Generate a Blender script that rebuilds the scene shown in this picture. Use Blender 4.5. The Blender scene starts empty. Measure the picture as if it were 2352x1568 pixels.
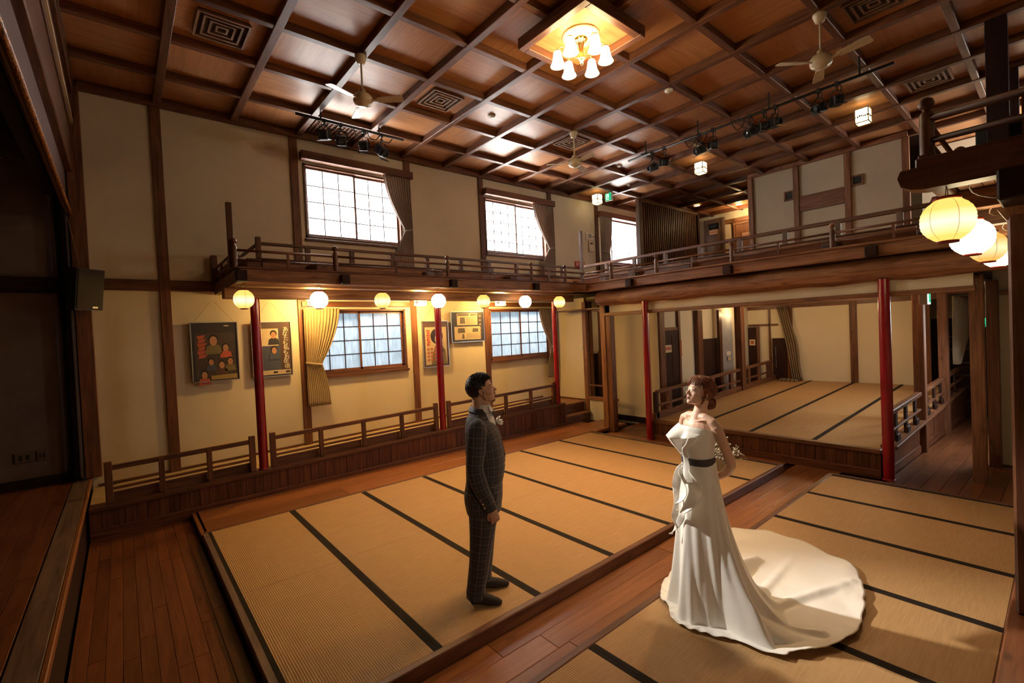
import bpy, bmesh, math, random
from mathutils import Vector, Matrix, noise
SC = bpy.context.scene
COL = SC.collection
PI = math.pi
R = random.Random(7)

# ---------------------------------------------------------------- camera
cam_d = bpy.data.cameras.new('camera')
cam_d.sensor_width = 36.0
cam_d.lens = 36.0 * 1072.70 / 2352.0
cam_d.clip_start = 0.02
cam_d.clip_end = 200
cam = bpy.data.objects.new('camera', cam_d)
COL.objects.link(cam)
yaw, pitch, roll = map(math.radians, (50.0911, -1.19336, -2.59645))
Fv = Vector((math.cos(yaw) * math.cos(pitch), math.sin(yaw) * math.cos(pitch), math.sin(pitch)))
r0 = Vector((math.sin(yaw), -math.cos(yaw), 0))
u0 = r0.cross(Fv)
Rv = r0 * math.cos(roll) + u0 * math.sin(roll)
Uv = u0 * math.cos(roll) - r0 * math.sin(roll)
CAMP = Vector((0, 0, 2.1))
m = Matrix((Rv, Uv, -Fv)).transposed().to_4x4()
m.translation = CAMP
cam.matrix_world = m
SC.camera = cam

# ---------------------------------------------------------------- world, exposure, large lights
w = bpy.data.worlds.new('sky'); SC.world = w
w.use_nodes = True
bg = w.node_tree.nodes['Background']
bg.inputs[0].default_value = (0.80, 0.90, 1.0, 1)
bg.inputs[1].default_value = 0.22
SC.view_settings.view_transform = 'Standard'
SC.view_settings.look = 'None'
SC.view_settings.gamma = 1
SC.view_settings.use_curve_mapping = False
SC.view_settings.exposure = 1.95
SC.cycles.use_denoising = True
SC.cycles.use_adaptive_sampling = True
SC.cycles.adaptive_threshold = 0.035
SC.cycles.max_bounces = 6
SC.cycles.diffuse_bounces = 4
SC.cycles.glossy_bounces = 3
SC.cycles.transmission_bounces = 5
SC.cycles.transparent_max_bounces = 12
SC.cycles.sample_clamp_indirect = 3.0
SC.cycles.caustics_reflective = False
SC.cycles.caustics_refractive = False

def light(kind, name, loc, energy, color, **k):
    d = bpy.data.lights.new(name, kind)
    d.energy = energy; d.color = color
    for a, b in k.items():
        if a not in ('aim',): setattr(d, a, b)
    o = bpy.data.objects.new(name, d); COL.objects.link(o)
    o.location = loc
    if 'aim' in k:
        o.rotation_euler = (Vector(k['aim']) - Vector(loc)).to_track_quat('-Z', 'Y').to_euler()
    return o

DAY = (1.0, 0.93, 0.85)
DAYB = (0.84, 0.93, 0.96)
# daylight outside each window of the window wall (x0, x1, z0, z1, watts)
for x0, x1, z0, z1, e in ((2.42, 4.15, 3.82, 5.0, 125), (6.1, 7.95, 3.84, 5.0, 170), (10.0, 11.75, 3.84, 5.05, 115),
                          (2.38, 4.12, 1.52, 2.6, 0.62), (6.12, 7.95, 1.5, 2.6, 0.62)):
    light('AREA', 'daylight', ((x0 + x1) / 2, 8.75, (z0 + z1) / 2 + .1), e, DAY if z0 > 3 else DAYB, shape='RECTANGLE', size=(x1 - x0) * 1.25,
          size_y=(z1 - z0) * 1.3, aim=((x0 + x1) / 2, 0, (z0 + z1) / 2 - .3))
# added key strobe behind the groom, high by the window side, no fixture modelled
light('SPOT', 'strobe', (0.9, 6.9, 4.6), 800, (1.0, 0.93, 0.82), spot_size=math.radians(19), spot_blend=1.0, shadow_soft_size=0.10, aim=(3.05, 1.72, 1.05))

light('SPOT', 'camera_side_fill', (0.2, -0.9, 2.7), 26, (1.0, 0.72, 0.47), spot_size=math.radians(50), spot_blend=1.0, shadow_soft_size=0.45, aim=(2.45, 2.3, 0.9))  # added fill from behind the camera for the couple's near side
# added warm fill from the unlit long bar, aimed down at the two platforms
WARM = (1.0, 0.62, 0.30)
for y_, aim_, e_ in ((4.7, (3.4, 4.9, 0), 150), (3.75, (4.7, 4.0, 0), 140), (2.9, (3.2, 3.6, 0), 130), (2.05, (4.8, 1.9, 0), 70)):
    light('SPOT', 'bar_fill_light', (7.30, y_, 4.84), e_, WARM, spot_size=math.radians(56), spot_blend=1.0, shadow_soft_size=0.12, aim=aim_)

light('SPOT', 'bar_fill_light', (7.30, 5.1, 4.84), 48, (1.0, .86, .66), spot_size=math.radians(40), spot_blend=1.0, shadow_soft_size=0.12, aim=(8.1, 7.6, 1.5))  # added from the same bar to brighten the white corner wall

# ---------------------------------------------------------------- materials
MATS = {}
def newmat(name):
    mt = bpy.data.materials.new(name); mt.use_nodes = True
    nt = mt.node_tree; nt.nodes.clear()
    out = nt.nodes.new('ShaderNodeOutputMaterial')
    b = nt.nodes.new('ShaderNodeBsdfPrincipled')
    nt.links.new(b.outputs[0], out.inputs[0])
    return mt, nt, b, out
def N(nt, t, **k):
    n = nt.nodes.new('ShaderNode' + t)
    for a, v in k.items():
        if a.startswith('i_'):
            key = a[2:]
            n.inputs[int(key) if key.isdigit() else key].default_value = v
        else: setattr(n, a, v)
    return n
def ramp(nt, stops):
    n = nt.nodes.new('ShaderNodeValToRGB')
    el = n.color_ramp.elements
    while len(el) < len(stops): el.new(0.5)
    for e, (p, c) in zip(el, stops):
        e.position = p; e.color = tuple(c) + (1,)
    return n
def coords(nt, scale, rnd=True):
    tc = N(nt, 'TexCoord'); mp = N(nt, 'Mapping')
    mp.inputs['Scale'].default_value = scale
    nt.links.new(tc.outputs['Object'], mp.inputs['Vector'])
    if rnd:
        oi = N(nt, 'ObjectInfo'); cm = N(nt, 'CombineXYZ'); mu = N(nt, 'Math', operation='MULTIPLY', i_1=37.0)
        nt.links.new(oi.outputs['Random'], mu.inputs[0])
        for i in range(3): nt.links.new(mu.outputs[0], cm.inputs[i])
        nt.links.new(cm.outputs[0], mp.inputs['Location'])
    return mp
def plain(name, c, rough=0.5, metal=0.0, emit=None, es=0, spec=0.5, bump=0, bscale=200):
    if name in MATS: return MATS[name]
    mt, nt, b, out = newmat(name)
    b.inputs['Base Color'].default_value = tuple(c) + (1,)
    b.inputs['Roughness'].default_value = rough
    b.inputs['Metallic'].default_value = metal
    b.inputs['Specular IOR Level'].default_value = spec
    mp = coords(nt, (1, 1, 1)); nz = N(nt, 'TexNoise', i_Scale=6.0, i_Detail=3.0)
    nt.links.new(mp.outputs[0], nz.inputs['Vector'])
    rp = ramp(nt, [(0.3, [x * 0.9 for x in c]), (0.7, [min(1, x * 1.07) for x in c])])
    nt.links.new(nz.outputs['Fac'], rp.inputs[0]); nt.links.new(rp.outputs[0], b.inputs['Base Color'])
    if emit:
        b.inputs['Emission Color'].default_value = tuple(emit) + (1,)
        b.inputs['Emission Strength'].default_value = es
    if bump:
        n2 = N(nt, 'TexNoise', i_Scale=bscale, i_Detail=2.0); nt.links.new(mp.outputs[0], n2.inputs['Vector'])
        bp = N(nt, 'Bump', i_Strength=bump, i_Distance=0.002); nt.links.new(n2.outputs['Fac'], bp.inputs['Height'])
        nt.links.new(bp.outputs[0], b.inputs['Normal'])
    MATS[name] = mt
    return mt
TONES = {  # light, dark, roughness
    'dark': ((0.195, 0.078, 0.038), (0.078, 0.028, 0.014), 0.42),
    'mid': ((0.360, 0.165, 0.080), (0.130, 0.047, 0.021), 0.5),
    'post': ((0.215, 0.083, 0.038), (0.070, 0.023, 0.011), 0.5),
    'orange': ((0.330, 0.130, 0.048), (0.215, 0.078, 0.028), 0.33),
    'floor': ((0.215, 0.075, 0.030), (0.120, 0.038, 0.015), 0.30),
    'ceil': ((0.520, 0.245, 0.100), (0.385, 0.165, 0.062), 0.36),
    'black': ((0.040, 0.013, 0.009), (0.017, 0.006, 0.005), 0.62),
    'skirt': ((0.190, 0.064, 0.029), (0.060, 0.017, 0.008), 0.45),
    'grey': ((0.200, 0.130, 0.100), (0.095, 0.055, 0.042), 0.5),
}
def wood(tone, ax='x', flow=1.0):
    key = 'wood_%s_%s' % (tone, ax)
    if key in MATS: return MATS[key]
    c1, c2, rough = TONES[tone]
    mt, nt, b, out = newmat(key)
    sc = {'x': (1.0, 14, 14), 'y': (14, 1.0, 14), 'z': (14, 14, 1.0)}[ax]
    mp = coords(nt, sc)
    nz = N(nt, 'TexNoise', i_Scale=1.6, i_Detail=6.0, i_Roughness=0.62, i_Distortion=0.7)
    nt.links.new(mp.outputs[0], nz.inputs['Vector'])
    mid = [(a + d) / 2 for a, d in zip(c1, c2)]
    rp = ramp(nt, [(0.33, c2), (0.49, mid), (0.66, c1)])
    nt.links.new(nz.outputs['Fac'], rp.inputs[0])
    # knots
    sk = {'x': (2.2, 6, 6), 'y': (6, 2.2, 6), 'z': (6, 6, 2.2)}[ax]
    mk = coords(nt, sk); vo = N(nt, 'TexVoronoi', i_Scale=1.0, i_Randomness=1.0)
    nt.links.new(mk.outputs[0], vo.inputs['Vector'])
    kr = ramp(nt, [(0.03, (0.35, 0.3, 0.3)), (0.14, (1, 1, 1))]); nt.links.new(vo.outputs['Distance'], kr.inputs[0])
    mx = N(nt, 'Mix', data_type='RGBA', blend_type='MULTIPLY'); mx.inputs[0].default_value = 0.0 if tone in ('ceil',) else 0.8
    nt.links.new(rp.outputs[0], mx.inputs[6]); nt.links.new(kr.outputs[0], mx.inputs[7])
    oi = N(nt, 'ObjectInfo'); mr = N(nt, 'MapRange', i_3=0.80 if tone != 'ceil' else .93, i_4=1.18 if tone != 'ceil' else 1.05); nt.links.new(oi.outputs['Random'], mr.inputs[0])
    hs = N(nt, 'HueSaturation'); nt.links.new(mr.outputs[0], hs.inputs['Value']); nt.links.new(mx.outputs[2], hs.inputs['Color'])
    nt.links.new(hs.outputs[0], b.inputs['Base Color'])
    b.inputs['Roughness'].default_value = rough; b.inputs['Specular IOR Level'].default_value = .25 if tone == 'black' else .42
    bp = N(nt, 'Bump', i_Strength=0.25, i_Distance=0.004); nt.links.new(nz.outputs['Fac'], bp.inputs['Height'])
    nt.links.new(bp.outputs[0], b.inputs['Normal'])
    MATS[key] = mt
    return mt
def plaster_m():
    if 'plaster' in MATS: return MATS['plaster']
    mt, nt, b, out = newmat('plaster')
    mp = coords(nt, (1, 1, 1), False); nz = N(nt, 'TexNoise', i_Scale=0.9, i_Detail=4.0)
    nt.links.new(mp.outputs[0], nz.inputs['Vector'])
    rp = ramp(nt, [(0.3, (0.63, 0.54, 0.39)), (0.7, (0.72, 0.63, 0.47))]); nt.links.new(nz.outputs['Fac'], rp.inputs[0])
    nt.links.new(rp.outputs[0], b.inputs['Base Color']); b.inputs['Roughness'].default_value = 0.85
    n2 = N(nt, 'TexNoise', i_Scale=260.0, i_Detail=2.0); nt.links.new(mp.outputs[0], n2.inputs['Vector'])
    bp = N(nt, 'Bump', i_Strength=0.25, i_Distance=0.002); nt.links.new(n2.outputs['Fac'], bp.inputs['Height'])
    nt.links.new(bp.outputs[0], b.inputs['Normal'])
    MATS['plaster'] = mt; return mt
def tatami_m():
    if 'tatami' in MATS: return MATS['tatami']
    mt, nt, b, out = newmat('tatami')
    tc = N(nt, 'TexCoord'); sp = N(nt, 'SeparateXYZ'); nt.links.new(tc.outputs['Object'], sp.inputs[0])
    wv = N(nt, 'Math', operation='MULTIPLY', i_1=2 * PI / 0.0150); nt.links.new(sp.outputs[0], wv.inputs[0])
    sn = N(nt, 'Math', operation='SINE'); nt.links.new(wv.outputs[0], sn.inputs[0])
    mp = coords(nt, (3, 60, 3)); nz = N(nt, 'TexNoise', i_Scale=2.0, i_Detail=5.0); nt.links.new(mp.outputs[0], nz.inputs['Vector'])
    rp = ramp(nt, [(0.25, (0.40, 0.225, 0.088)), (0.75, (0.51, 0.31, 0.135))]); nt.links.new(nz.outputs['Fac'], rp.inputs[0])
    mr = N(nt, 'MapRange', i_1=-1.0, i_2=1.0, i_3=0.80, i_4=1.08); nt.links.new(sn.outputs[0], mr.inputs[0])
    hs = N(nt, 'HueSaturation'); nt.links.new(rp.outputs[0], hs.inputs['Color']); nt.links.new(mr.outputs[0], hs.inputs['Value'])
    nt.links.new(hs.outputs[0], b.inputs['Base Color']); b.inputs['Roughness'].default_value = 0.55
    bp = N(nt, 'Bump', i_Strength=0.35, i_Distance=0.002); nt.links.new(sn.outputs[0], bp.inputs['Height'])
    nt.links.new(bp.outputs[0], b.inputs['Normal'])
    MATS['tatami'] = mt; return mt
def emis(name, c, s, c2=None, axis=2, lo=-.1, hi=.1):
    if name in MATS: return MATS[name]
    mt = bpy.data.materials.new(name); mt.use_nodes = True; nt = mt.node_tree; nt.nodes.clear()
    out = nt.nodes.new('ShaderNodeOutputMaterial'); e = nt.nodes.new('ShaderNodeEmission')
    nt.links.new(e.outputs[0], out.inputs[0])
    e.inputs[0].default_value = tuple(c) + (1,); e.inputs[1].default_value = s
    if c2 is not None:
        tc = N(nt, 'TexCoord'); sp = N(nt, 'SeparateXYZ'); nt.links.new(tc.outputs['Object'], sp.inputs[0])
        mr = N(nt, 'MapRange', i_1=lo, i_2=hi); nt.links.new(sp.outputs[axis], mr.inputs[0])
        rp = ramp(nt, [(0, c), (1, c2)]); nt.links.new(mr.outputs[0], rp.inputs[0]); nt.links.new(rp.outputs[0], e.inputs[0])
    MATS[name] = mt; return mt
def frosted(name, tint, thru, rough=0.35):
    if name in MATS: return MATS[name]
    mt, nt, b, out = newmat(name)
    nt.nodes.remove(b)
    tr = N(nt, 'BsdfTranslucent'); tr.inputs[0].default_value = tuple(tint) + (1,)
    tp = N(nt, 'BsdfTransparent'); gl = N(nt, 'BsdfGlossy', i_Roughness=rough)
    m1 = N(nt, 'MixShader', i_0=thru); nt.links.new(tr.outputs[0], m1.inputs[1]); nt.links.new(tp.outputs[0], m1.inputs[2])
    m2 = N(nt, 'MixShader', i_0=0.05); nt.links.new(m1.outputs[0], m2.inputs[1]); nt.links.new(gl.outputs[0], m2.inputs[2])
    nt.links.new(m2.outputs[0], out.inputs[0])
    # ripples in the cast glass
    mp = coords(nt, (9, 9, 1.5)); nz = N(nt, 'TexNoise', i_Scale=3.0, i_Detail=4.0); nt.links.new(mp.outputs[0], nz.inputs['Vector'])
    rp = ramp(nt, [(0.35, [x * 0.78 for x in tint]), (0.7, tint)]); nt.links.new(nz.outputs['Fac'], rp.inputs[0]); nt.links.new(rp.outputs[0], tr.inputs[0])
    MATS[name] = mt; return mt
PL = plaster_m
RED = plain('red_lacquer', (0.30, 0.008, 0.016), 0.22, spec=0.6)
BLK = plain('black_metal', (0.018, 0.018, 0.02), 0.45)
CREAM = plain('cream_enamel', (0.62, 0.53, 0.36), 0.3)
BRASS = plain('brass', (0.75, 0.52, 0.2), 0.22, 1.0)
WHITEP = plain('white_plastic', (0.75, 0.72, 0.66), 0.4)
HERI = plain('mat_border_cloth', (0.016, 0.010, 0.008), 0.8, spec=.2, bump=.3, bscale=400)
SILVER = plain('aluminium', (0.6, 0.58, 0.55), 0.3, 1.0)

# ---------------------------------------------------------------- builders
def link(name, me, mat, parent=None, smooth=False):
    if mat is not None and not me.materials: me.materials.append(mat)
    if smooth:
        for p in me.polygons: p.use_smooth = True
    o = bpy.data.objects.new(name, me); COL.objects.link(o)
    if parent is not None:
        o.parent = parent
        o.location = -WORLD(parent)
    return o
def WORLD(o):
    v = Vector(o.location); p = o.parent
    while p is not None: v += Vector(p.location); p = p.parent
    return v
def tag(o, label=None, cat=None, group=None, kind=None):
    if label: o['label'] = label
    if cat: o['category'] = cat
    if group: o['group'] = group
    if kind: o['kind'] = kind
    return o
def empty(name, loc, label=None, cat=None, group=None, kind=None):
    o = bpy.data.objects.new(name, None); COL.objects.link(o); o.location = loc
    o.empty_display_size = 0.1
    return tag(o, label, cat, group, kind)
def struct(o): o['kind'] = 'structure'; return o
class MB:
    def __init__(s): s.v = []; s.f = []
    def add(s, vs, fs):
        k = len(s.v); s.v += [tuple(v) for v in vs]; s.f += [tuple(i + k for i in f) for f in fs]; return s
    def box(s, x0, x1, y0, y1, z0, z1, c=0.0, sx=0.0):
        """axis box; c = chamfer; sx = rise of z per metre of x"""
        if x0 > x1: x0, x1 = x1, x0
        if y0 > y1: y0, y1 = y1, y0
        if z0 > z1: z0, z1 = z1, z0
        if c <= 0:
            vs = [(x, y, z) for z in (z0, z1) for y in (y0, y1) for x in (x0, x1)]
            fs = [(0, 2, 3, 1), (4, 5, 7, 6), (0, 1, 5, 4), (2, 6, 7, 3), (0, 4, 6, 2), (1, 3, 7, 5)]
        else:
            bm = bmesh.new(); bmesh.ops.create_cube(bm, size=1)
            for v in bm.verts:
                v.co = Vector(((x0 + x1) / 2 + v.co.x * (x1 - x0), (y0 + y1) / 2 + v.co.y * (y1 - y0), (z0 + z1) / 2 + v.co.z * (z1 - z0)))
            c = min(c, .45 * min(x1 - x0, y1 - y0, z1 - z0))
            bmesh.ops.bevel(bm, geom=bm.edges[:], offset=c, segments=1, affect='EDGES', profile=0.5)
            bm.verts.index_update()
            vs = [tuple(v.co) for v in bm.verts]; fs = [tuple(v.index for v in f.verts) for f in bm.faces]; bm.free()
        if sx: vs = [(a, b, z + sx * a) for a, b, z in vs]
        return s.add(vs, fs)
    def xf(s, M):
        s.v = [tuple(M @ Vector(v)) for v in s.v]; return s
    def lathe(s, cx, cy, prof, n=16, cap=True):
        """prof: list of (r, z)"""
        k = len(prof); vs = []; fs = []
        for r, z in prof:
            for i in range(n):
                a = 2 * PI * i / n; vs.append((cx + r * math.cos(a), cy + r * math.sin(a), z))
        for j in range(k - 1):
            for i in range(n):
                i2 = (i + 1) % n; fs.append((j * n + i, j * n + i2, (j + 1) * n + i2, (j + 1) * n + i))
        if cap:
            fs.append(tuple(range(n))[::-1]); fs.append(tuple((k - 1) * n + i for i in range(n)))
        return s.add(vs, fs)
    def tube(s, pts, r, n=8, cap=True):
        pts = [Vector(p) for p in pts]; rs = r if isinstance(r, (list, tuple)) else [r] * len(pts)
        vs = []; fs = []; up = None
        for j, p in enumerate(pts):
            d = (pts[min(j + 1, len(pts) - 1)] - pts[max(j - 1, 0)]).normalized()
            if up is None: up = Vector((0, 0, 1)) if abs(d.z) < 0.9 else Vector((1, 0, 0))
            a = d.cross(up).normalized(); b = a.cross(d).normalized(); up = b
            for i in range(n):
                t = 2 * PI * i / n; q = p + (a * math.cos(t) + b * math.sin(t)) * rs[j]; vs.append(tuple(q))
        for j in range(len(pts) - 1):
            for i in range(n):
                i2 = (i + 1) % n; fs.append((j * n + i, j * n + i2, (j + 1) * n + i2, (j + 1) * n + i))
        if cap: fs.append(tuple(range(n))[::-1]); fs.append(tuple((len(pts) - 1) * n + i for i in range(n)))
        return s.add(vs, fs)
    def ball(s, c, r, n=10, k=6, sq=(1, 1, 1)):
        vs = []; fs = []
        for j in range(1, k):
            t = PI * j / k
            for i in range(n):
                a = 2 * PI * i / n
                vs.append((c[0] + r * sq[0] * math.sin(t) * math.cos(a), c[1] + r * sq[1] * math.sin(t) * math.sin(a), c[2] + r * sq[2] * math.cos(t)))
        vs.append((c[0], c[1], c[2] + r * sq[2])); vs.append((c[0], c[1], c[2] - r * sq[2])); T = len(vs) - 2
        for j in range(k - 2):
            for i in range(n):
                i2 = (i + 1) % n; fs.append((j * n + i, (j + 1) * n + i, (j + 1) * n + i2, j * n + i2))
        for i in range(n):
            i2 = (i + 1) % n; fs.append((i, i2, T)); fs.append(((k - 2) * n + i2, (k - 2) * n + i, T + 1))
        return s.add(vs, fs)
    def mesh(s, name):
        me = bpy.data.meshes.new(name); me.from_pydata(s.v, [], s.f); me.validate(); me.update(); return me
    def build(s, name, mat, parent=None, smooth=False):
        return link(name, s.mesh(name), mat, parent, smooth)
def BX(name, mat, parent, *a, **k):
    return MB().box(*a, **k).build(name, mat, parent)
def smooth_by_angle(o, deg=40):
    me = o.data
    for p in me.polygons: p.use_smooth = True
    try: me.set_sharp_from_angle(angle=math.radians(deg))
    except Exception: pass
    return o
def copy_tree(o, parent=None):
    c = o.copy(); COL.objects.link(c); c.parent = parent
    for ch in list(o.children): copy_tree(ch, c)
    return c
def holes(u0, u1, v0, v1, hs):
    """rectangles covering [u0,u1]x[v0,v1] minus the holes"""
    us = sorted({u0, u1} | {h[0] for h in hs} | {h[1] for h in hs}); out = []
    for a, b in zip(us, us[1:]):
        if b <= u0 or a >= u1: continue
        cut = sorted([(h[2], h[3]) for h in hs if h[0] < (a + b) / 2 < h[1]]); z = v0
        for c, d in cut:
            if c > z: out.append((a, b, z, c))
            z = max(z, d)
        if z < v1: out.append((a, b, z, v1))
    return out
# ================================================================ SETTING
YW, XB = 8.05, 7.45
WIN = [(2.42, 4.16, 3.80, 5.02), (6.12, 7.95, 3.82, 5.02), (10.0, 11.78, 3.84, 5.10), (2.38, 4.13, 1.52, 2.62), (6.12, 7.95, 1.50, 2.62)]
# ---- window wall
wl = struct(empty('wall_left', (0, YW, 0)))
mb = MB()
for a, b, z0, z1 in holes(-.36, 14.6, 0, 5.6, WIN): mb.box(a, b, YW, YW + .14, z0, z1)
mb.build('plaster', PL(), wl)
for x in (0.5, 2.28, 4.30, 6.03, 8.08, 9.82):
    BX('post', wood('post', 'z'), wl, x - .055, x + .065, YW - .035, YW, 0.33, 5.42, c=.004)
BX('rail', wood('post', 'x'), wl, -.28, 2.2, YW - .03, YW, 2.88, 3.03, c=.004)
BX('rail', wood('post', 'x'), wl, 4.35, 5.98, YW - .03, YW, 2.88, 3.03, c=.004)
BX('cornice', wood('dark', 'x'), wl, -.28, 14.5, YW - .07, YW, 5.40, 5.52, c=.006)
BX('skirting', wood('dark', 'x'), wl, -.30, 7.6, YW - .02, YW, .36, .39, sx=.0215)
for k, (a, b, z0, z1) in enumerate(WIN):
    g = struct(empty('window_%d' % (k + 1), ((a + b) / 2, YW, z0)))
    low = k >= 3
    mb = MB()
    t = .035
    for q in ((a, b, z0 - .02, z0 + t), (a, b, z1 - t, z1), (a, a + t, z0, z1), (b - t, b, z0, z1)):
        mb.box(q[0], q[1], YW - .02, YW + .10, q[2], q[3], c=.003)
    mb.build('window_frame', wood('dark', 'x'), g)
    mid = a + (b - a) * (.5 if k != 2 else .28)
    gm = frosted('frosted_low', (0.86, 0.93, 0.97), 0.02) if low else frosted('frosted_high', (0.95, 0.97, 1.0), 0.35)
    for s, (p, q) in enumerate(((a + t, mid + .02), (mid - .02, b - t))):
        y = YW + .035 + s * .03
        fr = MB()
        for bx in ((p, q, z0 + t, z0 + t + .04), (p, q, z1 - t - .035, z1 - t), (p, p + .032, z0 + t, z1 - t), (q - .032, q, z0 + t, z1 - t)):
            fr.box(bx[0], bx[1], y, y + .025, bx[2], bx[3])
        sash = fr.build('sash', wood('dark', 'x'), g)
        nx, nz = 3, 4
        if k == 1: nx, nz = 4, 5
        xs = [p + .03 + (q - p - .06) * i / nx for i in range(nx + 1)]
        zs = [z0 + t + .04 + (z1 - z0 - 2 * t - .07) * i / nz for i in range(nz + 1)]
        for i in range(nx):
            for j in range(nz):
                MB().box(xs[i] + .002, xs[i + 1] - .002, y + .014, y + .018, zs[j] + .002, zs[j + 1] - .002).build('pane', gm, sash)
        mu = MB()
        for xx in xs[1:-1]: mu.box(xx - .007, xx + .007, y + .004, y + .022, zs[0], zs[-1])
        for zz in zs[1:-1]: mu.box(xs[0], xs[-1], y + .005, y + .021, zz - .007, zz + .007)
        mu.build('muntin', wood('black', 'x'), sash)
    # header box over the window
    hz = 5.05 if not low else 2.66
    ext = (a - .05, b + .20) if k < 2 else ((a - .16, b + .2) if k == 2 else (a - .1, b + .14))
    BX('window_header', wood('dark', 'x'), g, ext[0], ext[1], YW - .16 if not low else YW - .06, YW - .03, hz, hz + (.13 if not low else .09), c=.004)
    BX('window_sill', wood('dark', 'x'), g, a - .02, b + .02, YW - .06, YW + .01, z0 - .055, z0 - .015, c=.004)

# ---- ground under everything, and the plank floor of the pit on the left
fl = struct(empty('floor', (0, 0, 0)))
BX('subfloor', wood('black', 'x'), fl, -4, 16, -2.2, 8.2, -.95, -.75)
BX('subfloor', wood('black', 'x'), fl, -.37, 15, -2.1, 8.0, -.40, -.36)
BX('under_boards', wood('black', 'x'), fl, 7.2, 9.2, -2.0, 8.0, -.10, -.08)
BX('under_boards', wood('black', 'x'), fl, -.37, 7.7, -2.0, 7.1, -.06, -.026)
pk = MB().box(-.045, .045, -1.0, 1.0, -.02, 0, c=.0025).mesh('plank')
pk.materials.append(wood('floor', 'y'))
x = -.32
row = 0
while x < .56:
    y = 1.6 + R.random() * 1.2
    while y < 7.0:
        ln = min(2.0, 7.05 - y) if y + 2 > 7.0 else 2.0
        o = bpy.data.objects.new('plank', pk); COL.objects.link(o); o.parent = fl
        o.location = (x, y + ln / 2, R.uniform(-.0008, .0008)); o.scale = (1, ln / 2.0 - .001, 1); y += ln
    if True:
        pass
    x += .0915; row += 1
# ---- walkway planks between the two platforms
pk2 = MB().box(-1.0, 1.0, -.092, .092, -.02, 0, c=.0025).mesh('plank'); pk2.materials.append(wood('orange', 'x'))
for i in range(3):
    y = 2.102 + i * .1855; x = .58 - R.random() * .8
    while x < 7.5:
        x1 = min(x + 2.0, 7.5); xs0 = max(x, .0)
        if x1 - xs0 > .03:
            o = bpy.data.objects.new('plank', pk2); COL.objects.link(o); o.parent = fl
            o.location = ((xs0 + x1) / 2, y, R.uniform(-.0008, .0008)); o.scale = ((x1 - xs0) / 2 - .0006, 1, 1)
        x += 2.0
# ---- plank strip between the left platform and the low wall
for i in range(2):
    y = 6.215 + i * .44; x = .62
    for a, b in (((.62, 3.1), (3.1, 5.2), (5.2, 7.6)) if i % 2 else ((.62, 2.2), (2.2, 4.4), (4.4, 6.3), (6.3, 7.6))):
        MB().box(a + .001, b - .001, y - .218, y + .218, .02, .075, c=.003).build('plank', wood('orange', 'x'), fl)
BX('edge_strip', wood('orange', 'y'), fl, .56, .60, 5.99, 6.92, .0, .07, c=.004)
# boards in front of the stairs and behind the platforms
for i in range(3):
    BX('plank', wood('orange', 'y'), fl, 6.98 + i * .155, 7.128 + i * .155, 2.7, 5.95, -.02, .0 + .0006 * i, c=.003)
for i in range(5):
    for a, b in ((4.0, 5.2), (5.2, 7.0)):
        pass
# corridor boards (sloping gently down to the back)
for i in range(9):
    y0 = .02 + i * .165
    brk = [7.0, 8.3 + R.random(), 9.9 + R.random(), 12.0 + R.random(), 14.9]
    for a, b in zip(brk, brk[1:]):
        if y0 < .6 and a > 9.1: continue
        bb = min(b, 9.2) if y0 < .6 else b
        MB().box(a + .001, bb - .001, y0 + .001, y0 + .163, .315 - .04, .315, c=.003, sx=-.042).build('plank', wood('floor', 'x'), fl)
# corridor on the left behind the red pillar
for i in range(9):
    y0 = 4.98 + i * .115
    MB().box(XB + .02, 13.1, y0, y0 + .112, -.05, .0, c=.003).build('plank', wood('floor', 'x'), fl)

# ---- ceiling : coffers
ce = struct(empty('ceiling', (0, 0, 5.5)))
GX = [.53 + .917 * k for k in range(-1, 16)]
GY = [8.1 - .909 * k for k in range(0, 12)]
bd = MB().box(-.452, .452, -.448, .448, 0, .02, c=.004).mesh('ceiling_board'); bd.materials.append(wood('ceil', 'x'))
bd2 = MB().box(-.452, .452, -.448, .448, 0, .02, c=.004).mesh('ceiling_board'); bd2.materials.append(wood('ceil', 'y'))
GRILLE = [(3, 0), (9, 0)]
def cell_ok(x, y): return not (x > 11.55 and y < 4.6 and y > 2.0)
for i in range(len(GX) - 1):
    for j in range(len(GY) - 1):
        cx, cy = (GX[i] + GX[i + 1]) / 2, (GY[j] + GY[j + 1]) / 2
        if not cell_ok(cx, cy) or (i, j) in GRILLE: continue
        o = bpy.data.objects.new('ceiling_board', bd if (i + j) % 2 else bd2); COL.objects.link(o); o.parent = ce
        o.location = (cx, cy, .03 + R.uniform(-.001, .001))
BX('roof_void', wood('black', 'x'), ce, -4, 16, -2.3, 8.2, 5.62, 5.66)
for x in GX: BX('beam', wood('dark', 'y'), ce, x - .045, x + .045, 4.75 if x > 11.6 else -2.0, 8.04, 5.43, 5.535, c=.006)
for y in GY: BX('beam', wood('dark', 'x'), ce, -.33, 14.6 if y > 4.7 or y < 1.9 else 11.5, y - .04, y + .04, 5.438, 5.535, c=.006)
for (i, j) in GRILLE:
    g = MB()
    for k in range(1, 14):
        t_ = GX[i] + (GX[i + 1] - GX[i]) * k / 14; g.box(t_ - .014, t_ + .014, GY[j + 1], GY[j], 5.50, 5.515)
        t_ = GY[j + 1] + (GY[j] - GY[j + 1]) * k / 14; g.box(GX[i], GX[i + 1], t_ - .014, t_ + .014, 5.512, 5.527)
    g.build('lattice_grille', wood('dark', 'x'), ce)
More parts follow.
